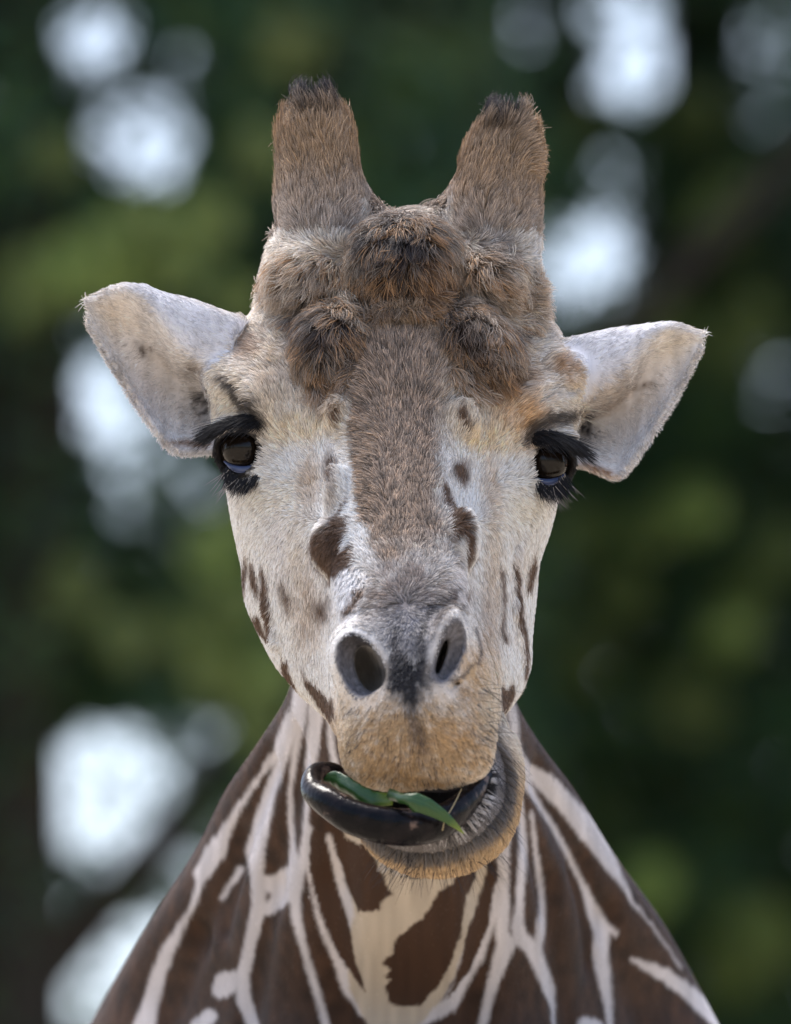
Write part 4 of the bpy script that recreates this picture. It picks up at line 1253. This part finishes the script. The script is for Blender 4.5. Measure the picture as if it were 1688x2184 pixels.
# ------------------------------------------------------------------ leaf held in the mouth, and a dry thread of grass
m_leaf, nt, bs = mat_new('fresh_leaf')
uvn = nt.nodes.new('ShaderNodeUVMap')
sp = nt.nodes.new('ShaderNodeSeparateXYZ'); nt.links.new(uvn.outputs[0], sp.inputs[0])
def mth(op, a=None, b=None, va=None, vb=None, nt=nt):
    x = nt.nodes.new('ShaderNodeMath'); x.operation = op
    if a is not None: nt.links.new(a, x.inputs[0])
    if b is not None: nt.links.new(b, x.inputs[1])
    if va is not None: x.inputs[0].default_value = va
    if vb is not None: x.inputs[1].default_value = vb
    return x.outputs[0]
mid = mth('ABSOLUTE', mth('SUBTRACT', sp.outputs['Y'], vb=0.5))
rib = mth('LESS_THAN', mid, vb=0.035)
side_v = mth('FRACT', mth('ADD', mth('MULTIPLY', sp.outputs['X'], vb=16.0), mth('MULTIPLY', mid, vb=-3.5)))
vein = mth('LESS_THAN', side_v, vb=0.10)
allv = mth('MAXIMUM', rib, mth('MULTIPLY', vein, vb=0.6))
cr = nt.nodes.new('ShaderNodeValToRGB')
e0, e1 = cr.color_ramp.elements
e0.position, e0.color = 0.0, (0.012, 0.048, 0.008, 1)
e1.position, e1.color = 1.0, (0.20, 0.26, 0.03, 1)
mid_e = cr.color_ramp.elements.new(0.8); mid_e.color = (0.024, 0.076, 0.012, 1)
nt.links.new(sp.outputs['X'], cr.inputs['Fac'])
mxv = nt.nodes.new('ShaderNodeMix'); mxv.data_type = 'RGBA'
nt.links.new(mth('MULTIPLY', allv, vb=0.4), mxv.inputs['Factor'])
nt.links.new(cr.outputs['Color'], mxv.inputs['A']); mxv.inputs['B'].default_value = (0.05, 0.11, 0.03, 1)
nt.links.new(mxv.outputs['Result'], bs.inputs['Base Color'])
bs.inputs['Roughness'].default_value = 0.35
bpl = nt.nodes.new('ShaderNodeBump'); bpl.inputs['Strength'].default_value = 0.4; bpl.inputs['Distance'].default_value = 0.0008
nt.links.new(allv, bpl.inputs['Height']); nt.links.new(bpl.outputs[0], bs.inputs['Normal'])

def held_leaf(spts, widths, across, curl_at, curl, label):
    n, mw = 48, 11
    spine = resample(spts, n)
    half = np.interp(np.linspace(0, 1, n), np.linspace(0, 1, len(widths)), widths)
    accr = resample(across, n)
    lv, lf_, luv = [], [], []
    for i in range(n):
        t = spine[min(i + 1, n - 1)] - spine[max(i - 1, 0)]; t /= np.linalg.norm(t)
        a = accr[i] - t * (accr[i] @ t); a /= np.linalg.norm(a)
        b = np.cross(t, a)
        if b[2] > 0: b = -b
        roll = curl * math.exp(-((i / n - curl_at) / .16) ** 2) + 0.45
        wav = 0.12 * math.sin(i * .9)
        for jj in range(mw):
            w = (jj / (mw - 1) - .5) * 2
            th = w * roll + (max(w, 0) ** 2) * roll * .8
            keel = -0.18 * (1 - abs(w))
            lv.append(spine[i] + (a * math.sin(th) / max(roll, .3) + b * ((math.cos(th) - 1) / max(roll, .3) + keel + wav * w * abs(w))) * half[i])
            luv.append((i / (n - 1), jj / (mw - 1)))
    for i in range(n - 1):
        for jj in range(mw - 1):
            lf_.append((i * mw + jj, i * mw + jj + 1, (i + 1) * mw + jj + 1, (i + 1) * mw + jj))
    LW = to_world(np.array(lv))
    leaf = mesh_obj('leaf', LW, lf_, m_leaf, None, origin=LW[(n // 2) * mw + 5])
    uvl = leaf.data.uv_layers.new(name='UVMap')
    for lp_ in leaf.data.loops:
        uvl.data[lp_.index].uv = luv[lp_.vertex_index]
    sol = leaf.modifiers.new('thickness', 'SOLIDIFY'); sol.thickness = 0.0007; sol.offset = 0
    tag(leaf, label, 'leaf', 'leaves held in the mouth')
    return leaf
held_leaf([P(826,1690,-690),P(846,1700,-738),P(872,1702,-762),P(905,1711,-768),P(940,1732,-762),P(966,1753,-750),P(990,1778,-736)], [10, 19, 19, 14, 10, 6, 0.8],
          [(-.2,.9,-.3),(-.1,.95,-.3),(-.15,.95,-.3),(-.3,.9,-.3),(-.5,.8,-.2),(-.6,.7,-.2),(-.7,.7,-.1)], .2, 1.5, 'curled green leaf with a yellow pointed tip lying over the dark tongue')
held_leaf([P(690,1662,-570),P(708,1656,-590),P(735,1668,-625),P(765,1685,-650),P(800,1698,-655),P(838,1700,-640)], [2, 12, 15, 14, 13, 10],
          [(.1,1,-.5),(.1,1,-.4),(-.2,1,-.3),(-.2,.9,-.3),(0,.9,-.5),(.1,.9,-.4)], .5, .4, 'dark green leaf tucked inside the loop of the tongue under the upper lip')

m_straw, nt, bs = mat_new('dry_grass')
bs.inputs['Base Color'].default_value = (0.42, 0.32, 0.16, 1)
sp_ = resample([P(985,1682,-640),P(976,1702,-680),P(962,1728,-712),P(950,1748,-726),P(944,1772,-728)], 20)
v2, f2 = tube(sp_, [(1.1, 1.1)] * 20, nseg=6)
straw = mesh_obj('grass_stalk', to_world(v2), f2, m_straw, None, origin=to_world(sp_[10])[0])
tag(straw, 'thin dry grass stalk lying across the dark tongue beside the green leaf', 'grass stalk')
# ------------------------------------------------------------------ ground
m_gr, nt, bs = mat_new('dry_ground')
tc = nt.nodes.new('ShaderNodeTexCoord')
n1_ = nt.nodes.new('ShaderNodeTexNoise'); n1_.inputs['Scale'].default_value = 0.35; n1_.inputs['Detail'].default_value = 8
rp = nt.nodes.new('ShaderNodeValToRGB')
rp.color_ramp.elements[0].position = 0.35; rp.color_ramp.elements[0].color = (0.21, 0.175, 0.13, 1)
rp.color_ramp.elements[1].position = 0.68; rp.color_ramp.elements[1].color = (0.40, 0.345, 0.27, 1)
nt.links.new(tc.outputs['Object'], n1_.inputs['Vector']); nt.links.new(n1_.outputs['Fac'], rp.inputs['Fac']); nt.links.new(rp.outputs['Color'], bs.inputs['Base Color'])
bs.inputs['Roughness'].default_value = 0.95
GN = 60
gx = np.sign(np.linspace(-1, 1, GN)) * np.abs(np.linspace(-1, 1, GN)) ** 3 * 1500
gv = np.array([(x, y + 13, -0.004 + 0.5 * (hash_noise(np.array([[x / 60, y / 60, 0]]), 61)[0] - .5) * min(1, max(0, (math.hypot(x, y) - 40) / 100))) for x in gx for y in gx])
gf = [(i * GN + j, (i + 1) * GN + j, (i + 1) * GN + j + 1, i * GN + j + 1) for i in range(GN - 1) for j in range(GN - 1)]
ground = mesh_obj('ground', gv, gf, m_gr, None)
tag(ground, kind='structure')

# ------------------------------------------------------------------ trees behind the animal
m_bark, nt, bs = mat_new('bark')
tc = nt.nodes.new('ShaderNodeTexCoord')
mp = nt.nodes.new('ShaderNodeMapping'); mp.inputs['Scale'].default_value = (9, 9, 1.6)
n1_ = nt.nodes.new('ShaderNodeTexNoise'); n1_.inputs['Scale'].default_value = 2.5; n1_.inputs['Detail'].default_value = 8
rp = nt.nodes.new('ShaderNodeValToRGB')
rp.color_ramp.elements[0].color = (0.012, 0.010, 0.008, 1); rp.color_ramp.elements[1].color = (0.05, 0.039, 0.031, 1)
nt.links.new(tc.outputs['Object'], mp.inputs[0]); nt.links.new(mp.outputs[0], n1_.inputs['Vector'])
nt.links.new(n1_.outputs['Fac'], rp.inputs['Fac']); nt.links.new(rp.outputs['Color'], bs.inputs['Base Color'])
bs.inputs['Roughness'].default_value = 0.95
bp_ = nt.nodes.new('ShaderNodeBump'); bp_.inputs['Distance'].default_value = 0.02
nt.links.new(n1_.outputs['Fac'], bp_.inputs['Height']); nt.links.new(bp_.outputs[0], bs.inputs['Normal'])

def leaf_mat(name):
    m = bpy.data.materials.new(name); m.use_nodes = True
    nt = m.node_tree
    for n in list(nt.nodes): nt.nodes.remove(n)
    out = nt.nodes.new('ShaderNodeOutputMaterial')
    at = nt.nodes.new('ShaderNodeAttribute'); at.attribute_name = 'tint'
    d = nt.nodes.new('ShaderNodeBsdfDiffuse'); t = nt.nodes.new('ShaderNodeBsdfTranslucent')
    g = nt.nodes.new('ShaderNodeBsdfGlossy'); g.inputs['Roughness'].default_value = 0.45
    g.inputs['Color'].default_value = (1, 1, 1, 1)
    m1 = nt.nodes.new('ShaderNodeMixShader'); m1.inputs[0].default_value = 0.5
    m2 = nt.nodes.new('ShaderNodeMixShader'); m2.inputs[0].default_value = 0.03
    nt.links.new(at.outputs['Color'], d.inputs['Color']); nt.links.new(at.outputs['Color'], t.inputs['Color'])
    nt.links.new(d.outputs[0], m1.inputs[1]); nt.links.new(t.outputs[0], m1.inputs[2])
    nt.links.new(m1.outputs[0], m2.inputs[1]); nt.links.new(g.outputs[0], m2.inputs[2])
    nt.links.new(m2.outputs[0], out.inputs['Surface'])
    return m
m_tleaf = leaf_mat('tree_leaf')

# openings in the foliage where the sky looks through: u, v, half width, half height, how open
GAPS = [(205,85,72,72,.8),(385,150,46,50,.35),(290,300,104,86,.85),(330,215,50,40,.4),(240,350,60,54,.6),(360,250,60,60,.45),
        (185,740,30,40,.3),(215,830,66,74,.8),(290,930,84,90,.72),(180,900,50,70,.6),(370,1060,90,96,.45),(300,1040,70,70,.4),(420,1150,60,50,.3),(130,860,40,60,.35),
        (230,1670,126,106,.85),(300,1620,70,70,.5),(430,1600,70,70,.5),(150,1740,84,104,.85),(290,1790,110,84,.85),(370,1740,84,80,.7),(450,1700,50,80,.35),(380,1850,70,50,.6),
        (150,1900,70,60,.35),(250,2000,120,60,.6),(160,2060,84,120,.85),(290,2080,120,120,.85),(380,1960,60,60,.5),(110,2160,46,70,.5),(420,2130,90,90,.65),(230,1930,120,30,.25),
        (1360,60,84,94,.7),(1345,165,74,56,.75),(1285,25,60,60,.4),(1430,70,50,80,.45),(1137,55,46,46,.6),(1640,110,54,100,.4),(1620,220,40,50,.35),
        (1250,560,92,78,.85),(1305,500,50,70,.4),(1310,385,46,50,.45),(1190,620,60,44,.4),(870,330,46,46,.38),(440,515,40,40,.34),(1505,600,40,40,.42),(1660,800,50,110,.3),(1240,680,60,50,.2),(800,250,40,60,.28)]
# clumps of leaves coloured lighter to stand for sunlit foliage
LIGHT = [(700,330,90,80),(300,480,120,70),(1560,640,110,90),(1250,1340,90,70),(1420,1480,90,60),(120,1330,90,70),(460,1330,90,90),(1350,730,100,60),(900,120,110,70),(620,60,80,60),(1300,1750,80,80),(1620,1150,60,80),(230,555,110,56),(110,575,70,50),(420,480,80,70),(1520,470,60,60),(1480,1080,64,66),(1400,1110,60,50),(1560,1345,64,66),(1385,1890,70,70),(1600,2010,90,80),(560,1440,70,60),(440,1430,60,50),(1300,1150,60,60),(480,1180,60,60),(1550,760,90,60)]

# small leaf sprays, sunlight put into their bright colour: u, v, radius, brightness
SPOTS = [(1520,480,44,.8),(1480,1085,50,1),(1400,1120,40,.6),(1560,1345,48,.9),(1590,1280,40,.5),(1385,1885,52,1.2),(1340,1960,50,.6),(1620,2000,70,.6),(1560,2060,60,.5),(1670,1180,40,.4),
         (1240,1130,50,.4),(1330,1260,50,.35),(1480,1500,60,.3),(1240,1400,60,.3),(1600,700,60,.4),(1430,700,50,.35),(1300,700,40,.5),(1560,420,40,.5),(1480,250,50,.25),(1250,250,40,.2),
         (230,560,80,.7),(140,580,60,.8),(300,480,60,.5),(60,590,50,.4),(430,470,60,.5),(360,560,60,.5),(500,640,40,.4),(560,1440,60,.6),(460,1420,60,.45),(500,1300,60,.4),(380,1340,50,.35),(260,1360,50,.3),
         (450,1180,50,.7),(500,1130,40,.5),(120,330,40,.25),(620,90,60,.2),(560,320,50,.3),(160,1250,50,.25),(540,1560,40,.4),(60,640,40,.4)]
FAINT = [q[:2] for q in LIGHT[:12]]

def leaves_mesh(name, pos, size, tint, parent, origin):
    n = len(pos)
    a = rng.normal(0, 1, (n, 3)); a /= np.linalg.norm(a, axis=1)[:, None]
    b = rng.normal(0, 1, (n, 3)); b -= a * (a * b).sum(1)[:, None]; b /= np.linalg.norm(b, axis=1)[:, None]
    c = np.cross(a, b)
    L = size[:, None]
    V = np.stack([pos - a * L * .5, pos + b * L * .26 + c * L * .06, pos + a * L * .5 - c * L * .1, pos - b * L * .26 + c * L * .06], 1).reshape(-1, 3)
    o = big_mesh(name, V - origin, np.arange(4 * n).reshape(n, 4), m_tleaf, parent, smooth=False)
    ca = o.data.color_attributes.new('tint', 'FLOAT_COLOR', 'POINT')
    t = np.ones((4 * n, 4), dtype=np.float32); t[:, :3] = np.repeat(tint, 4, axis=0)
    ca.data.foreach_set('color', t.ravel())
    return o

def frame_uv(w):
    r = w - CAM
    z = r @ FWD
    return 844 + r[:, 0] / z * DIST / S, 1092 - (r @ UPV) / z * DIST / S, z

def open_here(u, v, soft):
    """chance that the foliage is open at (u, v)"""
    o = np.zeros(len(u))
    for cu, cv, ru, rv, s in GAPS:
        q = np.hypot((u - cu) / ru, (v - cv) / rv) / 1.15
        o = np.maximum(o, (1 + math.log(min(s ** 2.2, .999)) / 6.5) * smoothstep(1.12, 0.9, q + soft))
    return o

GREENS = np.array([(0.070, 0.160, 0.062), (0.055, 0.138, 0.078), (0.098, 0.176, 0.052), (0.050, 0.124, 0.078)])

def bg_tree(name, x, fwd, height, trunk_r, nfine, ufrom, uto, depth, nwide, lean, label, seed, limbs, front=0.0):
    """a whole tree: trunk and limbs, a crown of leaves thick enough to close the view"""
    base = np.array([x, fwd * math.cos(PITCH), 0.0])
    root = bpy.data.objects.new(name, None); link(root); root.location = base
    tag(root, label, 'tree', 'trees behind the giraffe')
    lr = np.random.default_rng(seed)
    # trunk
    zs = np.linspace(-0.05, height, 22)
    path = np.stack([lean * (zs / height) ** 1.4 + 0.10 * np.sin(zs * 0.7 + seed), 0.08 * np.sin(zs * 0.55 + seed * 2) - front * smoothstep(1.5, 5, zs), zs], 1)
    rad = trunk_r * (1 - 0.75 * np.clip(zs / height, 0, 1)) * (1 + 0.5 * np.exp(-zs * 1.6))
    v2, f2 = tube(path, np.stack([rad, rad], 1), flat=[(1, 0, 0.01)] * 22, nseg=14)
    v2 = v2 * 1.0 + (hash_noise(v2 * 4.0, seed)[:, None] - .5) * trunk_r * .35 * np.array([1, 1, 0])
    mesh_obj('trunk', v2, f2, m_bark, root)
    for (z0, dx, dy, dz, r0) in limbs:
        p0 = np.array([np.interp(z0, zs, path[:, 0]), np.interp(z0, zs, path[:, 1]), z0])
        q = [p0 + np.array([dx, dy, dz]) * t + np.array([0, 0, 0.25 * math.sin(t * 2.6)]) for t in np.linspace(0, 1, 10)]
        rr = [(r0 * .55 * (1 - .8 * t), r0 * .55 * (1 - .8 * t)) for t in np.linspace(0, 1, 10)]
        v2, f2 = tube(q, rr, flat=[(0.1, 1, 0.2)] * 10, nseg=10)
        mesh_obj('limb', v2, f2, m_bark, root)
    # crown leaves inside the view, fine enough to show each gap
    n = nfine
    u = lr.uniform(ufrom, uto, n * 2); v = lr.uniform(-260, 2440, n * 2); z = fwd + lr.uniform(-depth, depth, n * 2)
    soft = (hash_noise(np.stack([u / 34, v / 34, z * 0.0 + seed], 1), 71) - .5) * .5
    fade = np.minimum(smoothstep(ufrom, ufrom + 350, u) if ufrom > 0 else 1, smoothstep(uto, uto - 350, u) if uto < 1700 else 1)
    dens = fade * (0.55 +  0.9 * hash_noise(np.stack([u / 150, v / 150, z * 1.5], 1), 70 + seed))
    keep = (lr.random(n * 2) > open_here(u, v, soft)) & (lr.random(n * 2) < dens)
    u, v, z = u[keep][:n], v[keep][:n], z[keep][:n]
    k = z * S / DIST
    pos = CAM + FWD * z[:, None] + np.outer((u - 844) * k, [1, 0, 0]) + np.outer((1092 - v) * k, UPV)
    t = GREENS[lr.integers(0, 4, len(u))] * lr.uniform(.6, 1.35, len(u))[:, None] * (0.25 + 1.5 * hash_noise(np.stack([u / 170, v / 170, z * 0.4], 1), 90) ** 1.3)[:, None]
    lt = np.zeros(len(u))
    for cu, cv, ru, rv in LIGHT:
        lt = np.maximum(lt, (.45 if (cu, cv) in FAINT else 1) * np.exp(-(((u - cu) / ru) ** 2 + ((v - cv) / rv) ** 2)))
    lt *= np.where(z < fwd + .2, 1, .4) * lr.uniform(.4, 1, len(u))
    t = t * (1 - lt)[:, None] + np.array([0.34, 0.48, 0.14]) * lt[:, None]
    sz = lr.uniform(.05, .085, len(u))
    ex_u, ex_v, ex_z, ex_t = [], [], [], []
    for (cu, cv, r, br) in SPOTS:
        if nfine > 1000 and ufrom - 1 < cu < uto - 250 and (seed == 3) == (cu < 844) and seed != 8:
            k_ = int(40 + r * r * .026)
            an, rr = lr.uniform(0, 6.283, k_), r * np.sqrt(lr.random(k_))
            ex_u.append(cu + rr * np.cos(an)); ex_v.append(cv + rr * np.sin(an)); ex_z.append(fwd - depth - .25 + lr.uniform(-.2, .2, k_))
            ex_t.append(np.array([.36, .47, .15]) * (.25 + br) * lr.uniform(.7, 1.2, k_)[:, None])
    if ex_u:
        eu, ev, ez = np.concatenate(ex_u), np.concatenate(ex_v), np.concatenate(ex_z)
        kk = ez * S / DIST
        pos = np.concatenate([pos, CAM + FWD * ez[:, None] + np.outer((eu - 844) * kk, [1, 0, 0]) + np.outer((1092 - ev) * kk, UPV)])
        t = np.concatenate([t, np.concatenate(ex_t)]); sz = np.concatenate([sz, lr.uniform(.05, .075, len(eu))])
    # the rest of the crown, outside the view, in larger sprays
    nw = nwide
    d = lr.normal(0, 1, (nw, 3)); d /= np.linalg.norm(d, axis=1)[:, None]
    rr = lr.random(nw) ** (1 / 2.2)
    cz = height * 0.66
    pw = d * rr[:, None] * np.array([3.1, 2.4, height * .42]) + np.array([x + lean * .6, base[1], cz])
    pw += (hash_noise(pw * .9, seed)[:, None] - .5) * 1.2
    uu, vv, zz = frame_uv(pw)
    outside = (uu < -320) | (uu > 2010) | (vv < -320) | (vv > 2520)
    pw = pw[outside]
    tw = GREENS[lr.integers(0, 4, len(pw))] * lr.uniform(.6, 1.5, len(pw))[:, None]
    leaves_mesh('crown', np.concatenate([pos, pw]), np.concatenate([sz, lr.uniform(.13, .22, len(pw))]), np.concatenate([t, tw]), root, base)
    return root

bg_tree('broadleaf_tree', -0.96, 30.0, 13.0, 0.15, 30000, -300, 1250, 1.3, 22000, 0.25, 'dark trunked tree with sky breaking through its leaves beside the wide pale ear', 3,
        [(6.2, 2.6, .6, 2.6, .10), (7.4, -2.2, .3, 2.2, .09), (8.6, 0.9, -.4, 1.9, .07), (9.6, -1.5, .8, 1.4, .06)], front=0.9)
bg_tree('broadleaf_tree', 0.95, 33.0, 14.0, 0.17, 32000, 450, 2000, 1.5, 22000, -.25, 'green tree behind the golden horn and its dense shaded lower leaves', 5,
        [(7.0, -2.3, .5, 2.4, .09), (9.6, 1.6, .4, 1.6, .06), (9.0, -.8, .4, 2.0, .06)])
bg_tree('broadleaf_tree', 0.1, 38.0, 15.0, 0.22, 30000, -300, 2000, 1.4, 22000, .1, 'deep green tree farther off, seen between the two horns', 8,
        [(8.0, 2.2, .5, 2.4, .1), (8.4, -2.4, .5, 2.6, .1), (9.4, .8, .5, 2.0, .07)])
bg_tree('broadleaf_tree', -4.6, 34.0, 12.5, 0.24, 10, -300, 0, 1.3, 22000, -.2, 'tall tree at the edge of the grove beyond the darkest trunk', 11, [(6.0, 1.9, .4, 2.2, .1), (7.0, -2, .4, 2.2, .1)])
bg_tree('broadleaf_tree', 4.9, 35.0, 13.5, 0.24, 10, 1700, 2000, 1.3, 22000, .2, 'tall tree at the edge of the grove nearest the smaller ear', 13, [(6.0, -1.9, .4, 2.2, .1), (7.0, 2, .4, 2.2, .1)])
print('done', round(time.time() - T0, 1))
